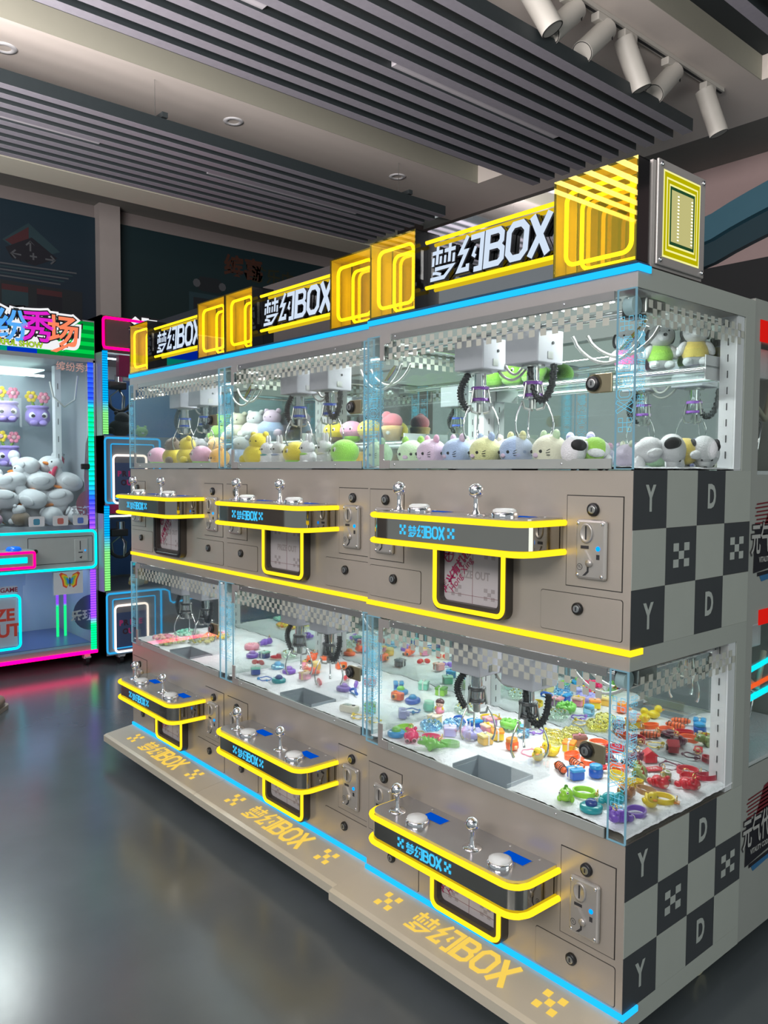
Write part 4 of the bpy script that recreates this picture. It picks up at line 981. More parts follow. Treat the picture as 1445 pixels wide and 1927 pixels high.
# stripes: bright and dim green bands, blue to the left
b = B(); S1 = emis('sign_green', (.0, .62, .07), 1.0); S2 = emis('sign_dark_green', (.0, .25, .035), 1.0); S3 = emis('sign_blue', (.0, .03, .50), 1.0); S4 = emis('sign_teal', (.0, .32, .22), 1.0)
for k in range(9):
    z0 = 2.062+k*.0265; b.box((.0, .16, z0), (.003, .526, z0+.0265), S1 if k % 2 else S2); b.box((.0, -.02, z0), (.003, .16, z0+.0265), S4 if k % 2 else S3); b.box((.0, Y0, z0), (.003, -.02, z0+.0265), S3 if k > 1 else S4)
hs = b.obj('header_sign', t)
WHE = emis('sign_white', (.9, .9, .92), 1.0); DKE = mat('sign_black_outline', (.01, .01, .015), .5)
b = B()
for i, ch in enumerate('缤纷秀场'):
    y = -.155+i*.160; z = 2.205+(.012 if i == 2 else 0)
    text(b, ch, FX(y, z, .0042), .15, DKE, .17); text(b, ch, FX(y, z, .0052), .15, WHE, .12); text(b, ch, FX(y, z, .0062), .15, DKE, .055)
b.box((.0042, -.5, 2.092), (.0050, .30, 2.150), WHE)
text(b, 'COLORFUL SHOW', FX(-.005, 2.112, .0074), .034, DKE, .06)
b.obj('lettering_outline', hs)
CHC = [emis('sign_char_%d' % i, c_, 1.0) for i, c_ in enumerate([(1, .25, .02), (.10, .42, .95), (.75, .02, .62), (1.0, .25, .12)])]
b = B()
for i, ch in enumerate('缤纷秀场'):
    y = -.155+i*.160; z = 2.205+(.012 if i == 2 else 0); text(b, ch, FX(y, z, .0072), .15, CHC[i], .018)
b.flat([(.24, 2.085), (.28, 2.08), (.40, 2.15), (.41, 2.17)], CHC[3], FX(0, 0, .0068))
text(b, 'COLORFUL SHOW', FX(-.005, 2.112, .0080), .034, emis('sign_lime', (.45, .75, .02), 1.0), .02)
b.obj('sign_lettering', hs)
b = B()
for z0, z1 in ((.925, 2.035), (.14, .655)):
    b.box((-.004, Y0, z0), (0, Y1-.06, z1), PWIN)
gl = b.obj('front_glass', t)
b = B(); text(b, '缤纷秀场', FX(.40, 1.99, .001), .045, emis('faint_multicolour_print', (.75, .45, .40), .6), .01); b.obj('window_print', gl)
b = B()
for k, yy in enumerate((.14, .29, .42)):
    b.flat(rrect(yy-.05, .955, yy+.05, 1.02, .01), mat('pale_sticker', (.55, .55, .57), .5), FX(0, 0, .001)); b.flat(rrect(yy-.02, .965, yy+.02, 1.005, .01), mat('sticker_ink_%d' % k, [(.05, .2, .3), (.45, .12, .1), (.08, .15, .45)][k], .5), FX(0, 0, .0015))
b.obj('instruction_stickers', gl)
for z0, z1, st in ((.928, 2.035, [(0, PU_), (.18, BL_), (.30, TE_), (.70, GR_), (.78, BL_), (1, BL_)]), (.095, .653, [(0, GR_), (.33, GR_), (.42, PU_), (1, PU_)])):
    B().box((.0, .480, z0), (.006, .516, z1), ledgrad('led_column_%d' % int(z0*100), st, 1.4)).obj('led_strip', t)
    B().box((-.05, .518, z0), (.002, .530, z1), mat('silver_trim', (.5, .52, .6), .2, .8)).obj('corner_trim', t)
for yy in (.392, .445): B().box((-.40, yy-.008, .13), (-.39, yy+.008, .445), ledgrad('inner_led_%d' % int(yy*100), [(0, GR_), (.72, GR_), (.78, PU_), (1, PU_)], 1.3)).obj('inner_led_strip', t)
b = B(); b.box((-.16, -.9, 1.93), (-.15, .25, 1.945), emis('white_led_bar', (.9, 1, 1), 6.0)); b.obj('led_bar', t)
b = B(); b.box((-.75, -1.4, 1.99), (-.3, .3, 2.0), emis('soft_top_light', (.62, .85, .82), 2.2)); b.obj('top_light_panel', t)
b = B()
b.tube([(.008, p[0], p[1]) for p in rrect(-1.3, .668, .518, .915, .03, 5)], .008, CYN2, True, 8); b.obj('control_neon', t)
b = B()
for q in band(rrect(.083, .707, .497, .880, .004, 2), .004, True): b.flat(q, SLOTD, FX(0, 0, .0046))
b.obj('hatch_outline', t)
b = B(); b.box((.004, .375, .715), (.010, .465, .862), mat('pale_coin_plate', (.50, .53, .52), .4, .3), bev=.003); b.flat([(.41, .79), (.416, .79), (.416, .85), (.41, .85)], SLOTD, FX(0, 0, .0105)); b.flat([(.40, .77), (.43, .77), (.43, .777), (.40, .777)], SLOTD, FX(0, 0, .0105))
b.flat([(.405, .74), (.42, .73), (.425, .75)], SLOTD, FX(0, 0, .0105)); b.ball((.0115, .445, .785), .006, BLED, n=8, k=6); b.obj('coin_acceptor', t)
b = B(); b.cyl((.004, .128, .795), (.012, .128, .795), .014, BLACKP); b.obj('key_lock', t)
b = B(); b.box((.0, -.62, .705), (.15, .085, .818), BODYG, bev=.01); sh = b.obj('control_shelf', t)
B().tube([(.152, p[0], p[1]) for p in rrect(-.62, .712, .078, .806, .01, 4)], .008, PINK, True, 8).obj('shelf_neon', sh)
B().box((.152, -.5, .742), (.158, .035, .778), CYN2, bev=.004).obj('light_bar', sh)
b = B(); T = Matrix.Translation((.10, -.03, .818)); b.lathe([(.045, 0), (.045, .012), (.035, .024), (0, .028)], mat('blue_button', (.01, .12, .6), .2, emit=(.0, .15, 1), es=.5), T, 20); b.obj('push_button', sh)
b = B(); o = rrect(-.40, .186, .027, .525, .03, 5); b.tube([(.010, p[0], p[1]) for p in o], .008, CYN2, True, 8); pd = b.obj('prize_door_neon', t)
b = B(); b.box((.0, -.385, .20), (.004, .012, .51), mat('pale_flap', (.42, .50, .60), .5)); b.obj('flap', pd)
b = B(); RE = mat('red_print', (.62, .06, .04), .5); text(b, 'PRIZE', FX(-.135, .40, .0046), .075, RE, .035); text(b, 'OUT', FX(-.085, .300, .0046), .080, RE, .035); b.obj('flap_print', pd)
b = B(); b.box((.0, -.3, .535), (.003, .015, .585), mat('pale_flap', (.42, .50, .60), .5)); text(b, 'GAME', FX(-.035, .560, .0036), .028, mat('maroon_print', (.25, .03, .06), .5), .03); b.obj('game_plate', t)
b = B(); b.box((-.02, .24, .50), (.003, .43, .65), mat('white_box', (.62, .66, .70), .4)); bx = b.obj('sticker_box', t)
b = B(); cols = [(.75, .08, .04), (.9, .55, .02), (.25, .6, .1), (.02, .25, .75)]
for s_ in (-1, 1):
    for q, (w_, z_) in enumerate(((1, 0), (.8, 0), (.6, 0), (.38, 0))):
        up = [(0, 0), (s_*.02*w_, .045*w_), (s_*.055*w_, .062*w_), (s_*.068*w_, .05*w_), (s_*.05*w_, .008), (s_*.045*w_, -.03*w_), (s_*.022*w_, -.045*w_), (0, -.012)]
        b.flat([(x_+.343, z2+.585) for x_, z2 in up], mat('butterfly_%d' % q, cols[q], .5), FX(0, 0, .0036+.0004*q))
b.flat([(.340, .55), (.346, .55), (.347, .61), (.339, .61)], DKE, FX(0, 0, .0056)); b.obj('butterfly_sticker', bx)
b = B(); b.flat([(.10+.4, .96), (.10+.4, 1.6), (.10+.37, 1.5), (.10+.355, 1.28), (.10+.37, 1.05)], mat('pink_film', (.45, .12, .22), .5), FX(0, 0, -.02)); b.flat(arc2(.50, 1.09, .10, 90, 270, 14), mat('red_film', (.40, .10, .16), .5), FX(0, 0, -.018)); text(b, '玩趣', FX(.44, 1.04, -.016), .05, WHITEP, .04)
b.obj('side_graphics', t)
b = B(); b.flat(arc2(.49, .36, .12, 90, 270, 14), mat('navy_film', (.05, .08, .22), .5), FX(0, 0, -.018)); text(b, '乐玩', FX(.43, .34, -.016), .055, WHITEP, .04); b.obj('side_graphics', t)
b = B(); b.box((.0, .425, 1.325), (.012, .485, 1.362), BLACKP, bev=.008); b.obj('door_lock', t)
b = B(); b.tube([(-.1, .27, 1.90), (-.1, .29, 1.80), (-.1, .36, 1.74), (-.1, .43, 1.79), (-.1, .45, 1.95)], .007, WCABLE, n=7); b.obj('cable', t)
B().tube([(.006, Y0, .095), (.006, Y1-.01, .095)], .012, emis('base_pink_neon', (1.0, .0, .13), 4.5), n=8).obj('base_neon', t)
def caster(b, x, y, m2_, z=.10):
    b.box((x-.03, y-.03, z-.008), (x+.03, y+.03, z), STEEL); b.box((x-.025, y-.022, .045), (x+.028, y+.022, z-.008), m2_, bev=.006); b.cyl((x, y-.012, .034), (x, y+.012, .034), .033, BLACKP, 18); b.box((x+.02, y-.018, .055), (x+.045, y+.018, .065), m2_)
for yy in (.46, -1.3):
    b = B(); caster(b, -.04, yy, mat('bright_caster', (.6, .6, .62), .3, .4)); b.obj('caster', t)

# narrow machine with the pink framed header
t = thing('claw_machine', 'narrow claw machine with pink neon header squeezed behind the yellow-lit row', 'claw machine', (-4.3, .535, 0))
def gy(y): return y-.535
Y1 = 1.0
b = B()
BLG = mat('bluish_body_grey', (.26, .28, .30), .4, .2)
b.box((-.75, 0, .07), (-.72, Y1, 2.34), INW); b.box((-.75, -.0, .07), (0, .012, 2.34), BLG); b.box((-.75, Y1-.012, .07), (0, Y1, 2.34), BLG)
b.box((-.75, 0, 2.10), (0, Y1, 2.34), mat('dark_header_body', (.05, .035, .04), .3)); b.box((-.72, 0, 1.09), (0, Y1, 1.55), BLG); b.box((-.72, 0, .07), (0, Y1, .505), BLG); b.box((-.72, 0, 1.03), (0, Y1, 1.09), mat('magenta_trim', (.30, .01, .08), .4))
b.obj('cabinet', t)
b = B(); b.box((.0, .01, 2.115), (.004, Y1-.01, 2.325), mat('plum_sign_face', (.09, .055, .06), .25)); hs = b.obj('header_sign', t)
B().tube([(.010, p[0], p[1]) for p in rrect(.012, 2.128, Y1-.02, 2.325, .02, 4)], .009, PINK, True, 8).obj('sign_neon', hs)
b = B(); text(b, '潮玩', FX(.42, 2.225, .0046), .15, DKE, .14); text(b, '潮玩', FX(.42, 2.225, .0056), .15, WHE, .09); text(b, '潮玩', FX(.42, 2.225, .0066), .15, CHC[1], .01); b.obj('sign_lettering', hs)
for z0, z1 in ((1.56, 2.10), (.515, 1.03)):
    B().box((-.004, .05, z0), (0, Y1-.02, z1), PWIN).obj('front_glass', t)
    B().box((-.12, .08, z1-.03), (-.11, Y1-.06, z1-.02), emis('white_led_bar', (.9, 1, 1), 6.0)).obj('led_bar', t)
b = B(); b.box((-.05, .12, 1.95), (.0, .6, 2.09), mat('maroon_banner', (.22, .01, .07), .5)); b.obj('banner', t)
b = B(); b.box((-.70, .02, 1.56), (-.69, .9, 2.0), mat('blue_print', (.02, .13, .40), .5)); b.box((-.70, .02, .52), (-.69, .9, .95), mat('blue_print', (.02, .13, .40), .5)); b.obj('back_print', t)
B().box((.0, .006, 1.56), (.008, .040, 2.11), ledgrad('blue_green_column', [(0, (.25, .9, .2)), (.25, (.25, .9, .25)), (.40, (.0, .45, 1)), (1, (.0, .40, 1))], .95)).obj('led_strip', t)
B().box((.0, .006, .515), (.008, .040, 1.085), ledgrad('blue_green_column', [(0, (.25, .9, .2)), (.45, (.25, .9, .25)), (.65, (.0, .45, 1)), (1, (.0, .40, 1))], .95)).obj('led_strip', t)
BN = emis('soft_blue_neon', (.03, .42, .85), 1.0)
for z0, z1, w0, w1 in ((1.09, 1.545, 1.10, 1.42), (.075, .500, .09, .405)):
    n1 = B().tube([(.009, p[0], p[1]) for p in rrect(.014, z0+.012, .40, z1-.01, .02, 4)], .007, BN, True, 7).obj('outer_neon', t)
    B().tube([(.009, p[0], p[1]) for p in rrect(.055, z0+.04, .355, z1-.05, .01, 3)], .004, BN, True, 6).obj('inner_neon', t)
    d = B().tube([(.014, p[0], p[1]) for p in rrect(.068, w0, .298, w1, .025, 4)], .0075, WARMN, True, 8).obj('door_neon', t)
    b = B(); b.box((.0, .075, w0+.01), (.004, .29, w1-.05), mat('blue_door', (.05, .08, .18), .4)); b.box((.0, .075, w1-.05), (.004, .29, w1-.01), mat('door_upper', (.16, .17, .20), .4)); b.obj('prize_door', d)
    b = B()
    for i, ch in enumerate('PRIZE'): text(b, ch, FX(.112+i*.034, (w0+w1)/2+.035, .0046), .036, mat('magenta_letter', (.55, .04, .20), .5) if i % 2 == 0 else mat('dark_letter', (.05, .02, .04), .5), .05)
    for i, ch in enumerate('OUT'): text(b, ch, FX(.142+i*.038, (w0+w1)/2-.025, .0046), .036, mat('magenta_letter', (.55, .04, .20), .5) if i % 2 else mat('dark_letter', (.05, .02, .04), .5), .05)
    b.obj('door_lettering', d)
b = B(); b.tube([(.009, .40, .488), (.009, .43, .485), (.009, .46, .47), (.009, .47, .40), (.009, .49, .385), (.009, .95, .44)], .006, BN, n=7); b.obj('stepped_neon', t)
for zz in (1.88, .86):
    b = B(); b.cyl((-.2, .20, zz+.10), (-.2, .20, zz), .03, CHROME); b.box((-.25, .12, zz+.0), (-.16, .24, zz+.05), BLACKP, bev=.006); 
    b.tube([(-.2+.0, .20+.10*math.cos(a_*PI/10), zz-.02+.13*-math.sin(a_*PI/10)) for a_ in range(11)], .012, COIL, n=7)
    for k in range(3):
        a = 2*PI*k/3; b.tube([(-.2, .20, zz), (-.2+.06*math.cos(a), .20+.06*math.sin(a), zz-.05), (-.2+.05*math.cos(a), .20+.05*math.sin(a), zz-.14)], .006, STEEL, n=6)
    b.obj('claw', t)
b = B(); caster(b, -.04, .12, mat('bright_caster', (.6, .6, .62), .3, .4), .07); b.obj('caster', t)
b = B(); caster(b, -.04, .85, mat('bright_caster', (.6, .6, .62), .3, .4), .07); b.obj('caster', t)

# white and red machine standing back to back with the near one
t = thing('claw_machine', 'white double-decker claw machine with red bands behind the checkered side panel', 'claw machine', (0, .5385, 0))
RW = mat('pale_grey_green_body', (.33, .345, .32), .45, noise=.03); REDB = emis('red_lit_band', (.70, .012, .008), .85)
Y1 = .56
b = B()
b.box((-.88, 0, .13), (0, Y1, .55), RW); b.box((-.88, 0, .93), (0, Y1, 1.32), RW); b.box((-.88, 0, 1.715), (0, Y1, 1.765), RW); [b.box((-.88, y_, z0_), (0, y_+w_, z1_), RW) for z0_, z1_ in ((.55, .93), (1.32, 1.715)) for y_, w_ in ((0, .035), (Y1-.04, .04))]; b.box((-.88, 0, .09), (0, Y1, .13), RW)
b.obj('cabinet', t)
B().box((.0, .028, 1.660), (.003, Y1, 1.715), REDB).obj('upper_red_band', t); B().box((.0, .066, .925), (.003, Y1, .965), REDB).obj('lower_red_band', t)
for z0, z1 in ((1.32, 1.66), (.55, .925)):
    B().box((-.004, .035, z0), (-.001, Y1-.04, z1), GLASS).obj('side_window', t)
    b = B(); b.box((-.86, .04, z0), (-.85, Y1-.05, z1), mat('teal_inner_wall', (.10, .16, .15), .5)); b.box((-.86, .04, z0), (-.005, Y1-.05, z0+.01), FUR); b.obj('inner_lining', t)
    b = B(); b.box((-.16, .08, z1-.08), (-.05, .20, z1+.0), WHITEP, bev=.004); b.cyl((-.10, .14, z1-.08), (-.10, .14, z1-.18), .025, CHROME)
    b.tube([(-.05, .05, z1-.02), (-.04, .09, z1-.15), (-.04, .16, z1-.19), (-.05, .22, z1-.10)], .008, mat('cream_cable', (.6, .58, .45), .4), n=7)
    for k in range(3): b.tube([(-.10, .14, z1-.17), (-.10+.06*math.cos(k*2.1), .14+.06*math.sin(k*2.1), z1-.20), (-.10+.05*math.cos(k*2.1), .14+.05*math.sin(k*2.1), z1-.27)], .005, CHROME, n=6)
    b.obj('claw', t)
    B().box((-.8, .1, z1-.012), (-.1, .12, z1-.006), emis('white_led_bar', (.9, 1, 1), 6.0)).obj('led_bar', t)
B().tube([(-.04, .06, .80), (-.04, .07, .785), (-.04, .3, .81)], .007, CYN2, n=7).obj('aqua_tube', t)
B().tube([(-.03, .06, .745), (-.03, .4, .77)], .006, emis('orange_neon', (1, .12, .02), 1.3), n=7).obj('orange_tube', t)
B().tube([(-.03, .06, .715), (-.03, .4, .74)], .008, CYN2, n=7).obj('aqua_tube', t)
for zc in (1.14, .36):
    b = B(); DR = mat('dark_red_vinyl', (.16, .012, .02), .5); BLU = mat('blue_vinyl', (.03, .14, .30), .5); WV = mat('pale_vinyl', (.42, .42, .40), .5); M = FX(0, zc, .0012)
    for k in range(6): b.flat([(.030+.006*(k % 2), .052+k*.010), (.20, .056+k*.011), (.20, .060+k*.011), (.030+.008*(k % 2), .056+k*.010)], DR, M)
    b.flat([(.085, .05), (.25, .06), (.25, .14), (.13, .12)], DR, M)
    b.flat([(.026, -.075), (.25, -.055), (.25, .05), (.03, .045)], DKE, FX(0, zc, .0016))
    text(b, '元气代码', FX(.115, zc+.008, .0022), .062, DKE, .06, sx=.62); text(b, '元气代码', FX(.115, zc+.008, .0028), .062, WV, .02, sx=.62)
    text(b, 'VITALITY CODE', FX(.110, zc-.042, .0028), .014, WV, .03, sx=.8)
    b.flat([(.05, -.085), (.2, -.078), (.2, -.068), (.05, -.075)], DKE, FX(0, zc, .0013)); b.flat([(.075, -.10), (.25, -.085), (.25, -.07), (.06, -.08)], BLU, FX(0, zc, .0010))
    b.obj('side_logo', t)
for x in (-.08, -.8):
    for yy in (.06, .5):
        b = B(); caster(b, x, yy, STEEL, .09); b.obj('caster', t)

# ================================================================== plush and small prizes
RA, RB_, RC, RD = [mat('role_%d' % i, (.5, .5, .5)) for i in range(4)]
KINDS = {}
def part(L, name, b): L.append((name, b.mesh(name)))
def K(name):
    def deco(fn): L = []; fn(L); KINDS[name] = L; return fn
    return deco
def spawn(kind, name, label, cat, group, loc, rz, cols, scale=1.0, tilt=(0, 0)):
    L = KINDS[kind]
    t = thing(name, label, cat, loc, 0, group); t.rotation_euler = (tilt[0], tilt[1], rz); t.scale = (scale,)*3
    for pn, me in L:
        o = bpy.data.objects.new(pn, me); COL.objects.link(o); o.parent = t
        for i, s_ in enumerate(o.material_slots):
            k = [RA, RB_, RC, RD].index(s_.material) if s_.material in (RA, RB_, RC, RD) else -1
            if k >= 0: s_.link = 'OBJECT'; s_.material = cols[min(k, len(cols)-1)]
    return t

def metalring(b, c_, r=.009, w=.0011, ax='x'):
    b.tube([(c_[0]+(r*math.cos(a*PI/8) if ax != 'x' else 0), c_[1]+(r*math.cos(a*PI/8) if ax == 'x' else 0), c_[2]+r*math.sin(a*PI/8)) for a in range(16)], w, GOLD, True, 5)
@K('strap')
def _(L):
    b = B(); ro, ri, h = .021, .018, .011
    b.lathe([(ri, 0), (ro, 0), (ro, h), (ri, h), (ri, 0)], RA, Matrix.Diagonal((1.15, .85, 1, 1)), 24, False); part(L, 'strap_loop', b)
    b = B(); b.box((.022, -.006, .001), (.034, .006, .004), RB_, bev=.001); part(L, 'strap_end', b)
    b = B(); metalring(b, (.028, 0, .009), .007); b.box((.021, -.0035, .004), (.026, .0035, .009), GOLD, bev=.001); part(L, 'metal_link', b)
@K('ring')
def _(L):
    b = B(); b.tube([(.020*math.cos(a*PI/14), .020*math.sin(a*PI/14), .003+.001*math.sin(a)) for a in range(28)], .0017, RA, True, 6); part(L, 'hoop', b)
    b = B(); b.ball((.022, .003, .005), .005, RB_, n=10, k=8); b.ball((-.006, .021, .004), .0035, RB_, n=10, k=8); part(L, 'bead', b)
@K('bear')
def _(L):
    b = B(); b.ball((0, 0, .013), (.017, .014, .013), RA); part(L, 'body', b)
    b = B(); b.ball((-.018, 0, .016), (.013, .0135, .0125), RA); b.ball((-.026, 0, .014), (.006, .007, .005), RB_, n=10, k=8); part(L, 'head', b)
    for s_ in (-1, 1):
        b = B(); b.ball((-.020, s_*.011, .027), .0048, RA, n=10, k=8); part(L, 'ear', b)
        b = B(); b.ball((.016, s_*.009, .008), (.009, .0062, .0065), RA, n=12, k=8); b.ball((.0235, s_*.009, .009), (.0022, .0048, .0048), RC, n=12, k=6); b.tube([(.0225, s_*.009+.0052*math.cos(a*PI/7), .009+.0052*math.sin(a*PI/7)) for a in range(14)], .0011, RD, True, 5); part(L, 'foot', b)
        b = B(); b.ball((-.003, s_*.014, .014), (.006, .005, .009), RA, n=10, k=8); part(L, 'arm', b)
        b = B(); b.ball((-.0275, s_*.005, .020), .0015, RC, n=8, k=6); part(L, 'eye', b)
    b = B(); metalring(b, (-.018, 0, .034), .006); part(L, 'key_ring', b)
@K('dino')
def _(L):
    b = B(); b.ball((0, 0, .014), (.018, .015, .014), RA); part(L, 'body', b)
    b = B(); b.ball((-.018, 0, .020), (.013, .011, .011), RA); b.ball((-.027, 0, .016), (.008, .009, .005), RA, n=12, k=8); part(L, 'head', b)
    b = B(); b.tube([(.012, 0, .012), (.025, 0, .009), (.036, .004, .006)], [.010, .006, .001], RA, n=10); part(L, 'tail', b)
    b = B()
    for k in range(5):
        x = -.018+k*.010; z = .031-.0022*abs(k-.7)**1.4; b.cyl((x, 0, z-.006), (x+.002, 0, z+.006), .0042, RB_, 6, .0004)
    part(L, 'back_spikes', b)
    for s_ in (-1, 1):
        b = B(); b.ball((-.004, s_*.013, .006), (.006, .005, .007), RA, n=10, k=8); part(L, 'foot', b)
        b = B(); b.ball((-.024, s_*.0075, .026), .0030, RD, n=8, k=6); b.ball((-.0262, s_*.0085, .0265), .0014, RC, n=8, k=6); part(L, 'eye', b)
@K('cube')
def _(L):
    b = B(); b.box((-.015, -.015, 0), (.015, .015, .019), RA, bev=.003); part(L, 'box_body', b)
    b = B(); b.box((-.0165, -.0165, .018), (.0165, .0165, .025), RB_, bev=.003); part(L, 'lid', b)
    b = B(); b.box((-.002, -.0170, .0), (.002, .0170, .0258), RD); b.ball((0, 0, .028), (.005, .003, .003), RD, n=10, k=6); part(L, 'ribbon', b)
@K('puck')
def _(L):
    b = B(); b.lathe([(0, 0), (.021, 0), (.023, .003), (.023, .010), (.019, .013), (0, .013)], RA, n=24); part(L, 'disc', b)
    b = B(); b.lathe([(.012, .012), (.012, .018), (.008, .023), (0, .024)], RB_, n=18); part(L, 'knob', b)
@K('scrunch')
def _(L):
    b = B(); n1, n2 = 30, 10; vs = []; fs = []
    for i in range(n1):
        a = 2*PI*i/n1; w = 1+.18*math.cos(a*10)
        for j in range(n2):
            c_ = 2*PI*j/n2; r = .019+.0095*w*math.cos(c_); vs.append((r*math.cos(a), r*math.sin(a), .012+.0105*w*math.sin(c_)))
    for i in range(n1):
        for j in range(n2): fs.append((i*n2+j, ((i+1) % n1)*n2+j, ((i+1) % n1)*n2+(j+1) % n2, i*n2+(j+1) % n2))
    b.add(vs, fs, RA, True); part(L, 'ruffle', b)
    b = B()
    for k in range(7): a = k*.9; b.ball((.019*math.cos(a), .019*math.sin(a), .022), .0028, RB_, n=8, k=6)
    part(L, 'beads', b)
@K('duck')
def _(L):
    b = B(); b.ball((0, 0, .012), (.018, .013, .012), RA); b.tube([(.012, 0, .014), (.022, 0, .022)], [.008, .001], RA, n=8); part(L, 'body', b)
    b = B(); b.ball((-.013, 0, .026), .011, RA); part(L, 'head', b)
    b = B(); b.ball((-.025, 0, .024), (.005, .005, .0022), RB_, n=10, k=6); part(L, 'beak', b)
    for s_ in (-1, 1):
        b = B(); b.ball((-.020, s_*.007, .029), .0015, RC, n=8, k=6); part(L, 'eye', b)
        b = B(); b.ball((.002, s_*.012, .013), (.010, .003, .006), RA, n=10, k=6); part(L, 'wing', b)
@K('figurine')
def _(L):
    b = B(); b.lathe([(0, 0), (.012, 0), (.013, .006), (.009, .016), (0, .018)], RA, n=18); part(L, 'dress', b)
    b = B(); b.ball((0, 0, .024), (.011, .010, .010), RB_); b.ball((0, -.0105, .023), .0015, RB_, n=6, k=4); part(L, 'head', b)
    b = B(); b.ball((.0, .002, .029), (.0125, .0112, .0095), RC); part(L, 'hair', b)
    for s_ in (-1, 1):
        b = B(); b.ball((s_*.0042, -.0096, .024), .0011, RC, n=8, k=6); part(L, 'eye', b)
        b = B(); b.ball((s_*.010, -.004, .013), (.0028, .004, .005), RD, n=8, k=6); part(L, 'arm', b)
@K('jar')
def _(L):
    b = B(); b.lathe([(0, 0), (.013, 0), (.016, .004), (.016, .017), (.012, .021)], RA, n=20); part(L, 'jar_body', b)
    b = B(); b.lathe([(.0145, .020), (.0145, .027), (.010, .029), (0, .029)], RB_, n=20); part(L, 'lid', b)
    b = B()
    for s_ in (-1, 1): b.ball((s_*.007-.014, -.008, .010), (.007, .004, .005), RD, n=10, k=6)
    b.ball((-.014, -.010, .010), .003, RD, n=8, k=6); part(L, 'bow', b)
@K('camera')
def _(L):
    b = B(); b.box((-.019, -.011, 0), (.019, .011, .023), RA, bev=.004); part(L, 'camera_body', b)
    b = B(); b.cyl((0, -.010, .011), (0, -.019, .011), .008, RB_, 18); b.cyl((0, -.019, .011), (0, -.0195, .011), .0055, RC, 16); part(L, 'lens', b)
    b = B(); b.box((-.013, -.005, .022), (-.006, .004, .026), RB_, bev=.001); part(L, 'shutter_button', b)
@K('clip')
def _(L):
    b = B(); b.tube([(.020*math.cos(a*PI/10), .004*math.sin(a), .004+.012*math.sin(a*PI/10)) for a in range(11)], [.002]+[.004]*9+[.002], RA, n=8); part(L, 'clip_arm', b)
    b = B(); b.box((-.019, -.003, .001), (.019, .003, .0035), RB_, bev=.001); part(L, 'clip_base', b)
@K('bow')
def _(L):
    for s_ in (-1, 1):
        b = B(); b.ball((s_*.013, 0, .010), (.012, .006, .009), RA, rot=Matrix.Rotation(s_*.35, 4, 'Y')); part(L, 'bow_loop', b)
    b = B(); b.ball((0, 0, .010), (.0045, .0055, .006), RB_, n=10, k=8); part(L, 'knot', b)
@K('shoe')
def _(L):
    b = B(); b.ball((0, 0, .008), (.022, .0095, .008), RA); b.ball((.010, 0, .014), (.010, .009, .010), RA, n=12, k=8); part(L, 'upper', b)
    b = B(); b.box((-.021, -.008, 0), (.020, .008, .004), RB_, bev=.0018); part(L, 'sole', b)
    b = B(); b.tube([(.012+.008*math.cos(a*PI/8), .006*math.sin(a*PI/8), .022) for a in range(16)], .0015, RD, True, 6); part(L, 'cuff', b)
@K('tail')
def _(L):
    b = B(); pts = [(-.024+.008*k, .004*math.sin(k*.9), .009) for k in range(7)]; b.tube(pts, [.004, .0085, .009, .009, .0085, .0075, .004], RA, n=12); part(L, 'tail_body', b)
    b = B()
    for k in range(1, 6): b.tube([(pts[k][0]+.0005, pts[k][1]+.0092*math.cos(a*PI/7), .009+.0092*math.sin(a*PI/7)) for a in range(14)], .0011, RC, True, 5)
    part(L, 'stripes', b)
@K('house')
def _(L):
    b = B(); b.box((-.014, -.012, 0), (.014, .012, .018), RA, bev=.001); part(L, 'walls', b)
    b = B(); b.prism([(-.017, .017), (.017, .017), (0, .030)], -.014, .014, RA, basis((0, 0, 0), (1, 0, 0), (0, 0, 1))); part(L, 'roof', b)
    b = B(); b.cyl((0, -.012, .010), (0, -.016, .010), .0075, RC, 16); b.cyl((0, -.016, .010), (0, -.0165, .010), .0035, RD, 12); part(L, 'wheel', b)
@K('car')
def _(L):
    b = B(); b.ball((0, 0, .010), (.023, .012, .008), RA); b.ball((.002, 0, .016), (.012, .010, .008), RA, n=12, k=8); part(L, 'car_body', b)
    for sx_ in (-1, 1):
        for sy_ in (-1, 1):
            b = B(); b.cyl((sx_*.013, sy_*.009, .005), (sx_*.013, sy_*.013, .005), .005, RC, 12); part(L, 'wheel', b)
@K('label')
def _(L):
    b = B(); b.prism([(-.020, -.009), (.014, -.011), (.021, 0), (.014, .011), (-.020, .009)], .004, .0065, RA); part(L, 'tag_plate', b)
    b = B(); text(b, 'WE', basis((-.002, 0, .0068), (1, 0, 0), (0, 1, 0)), .010, RD, .04); part(L, 'tag_lettering', b)
    b = B(); metalring(b, (.024, 0, .008), .006); part(L, 'key_ring', b)
@K('beads')
def _(L):
    rr = random.Random(5)
    for j in range(2):
        b = B()
        for k in range(34):
            a = rr.random()*6.28; r = .045*math.sqrt(rr.random()); b.ball((r*math.cos(a)*1.3, r*math.sin(a), .006+.016*rr.random()*(1-r/.05)), .0062, RA if j == 0 else RB_, n=8, k=6)
        part(L, 'pearl_string', b)
@K('meter')
def _(L):
    b = B(); b.box((-.026, -.016, 0), (.026, .016, .020), RA, bev=.005); part(L, 'casing', b)
    b = B(); b.box((-.018, -.009, .0195), (.004, .009, .0212), RC, bev=.001); part(L, 'display', b)
    b = B(); b.cyl((.014, 0, .019), (.014, 0, .022), .005, RD, 14); part(L, 'knob', b)

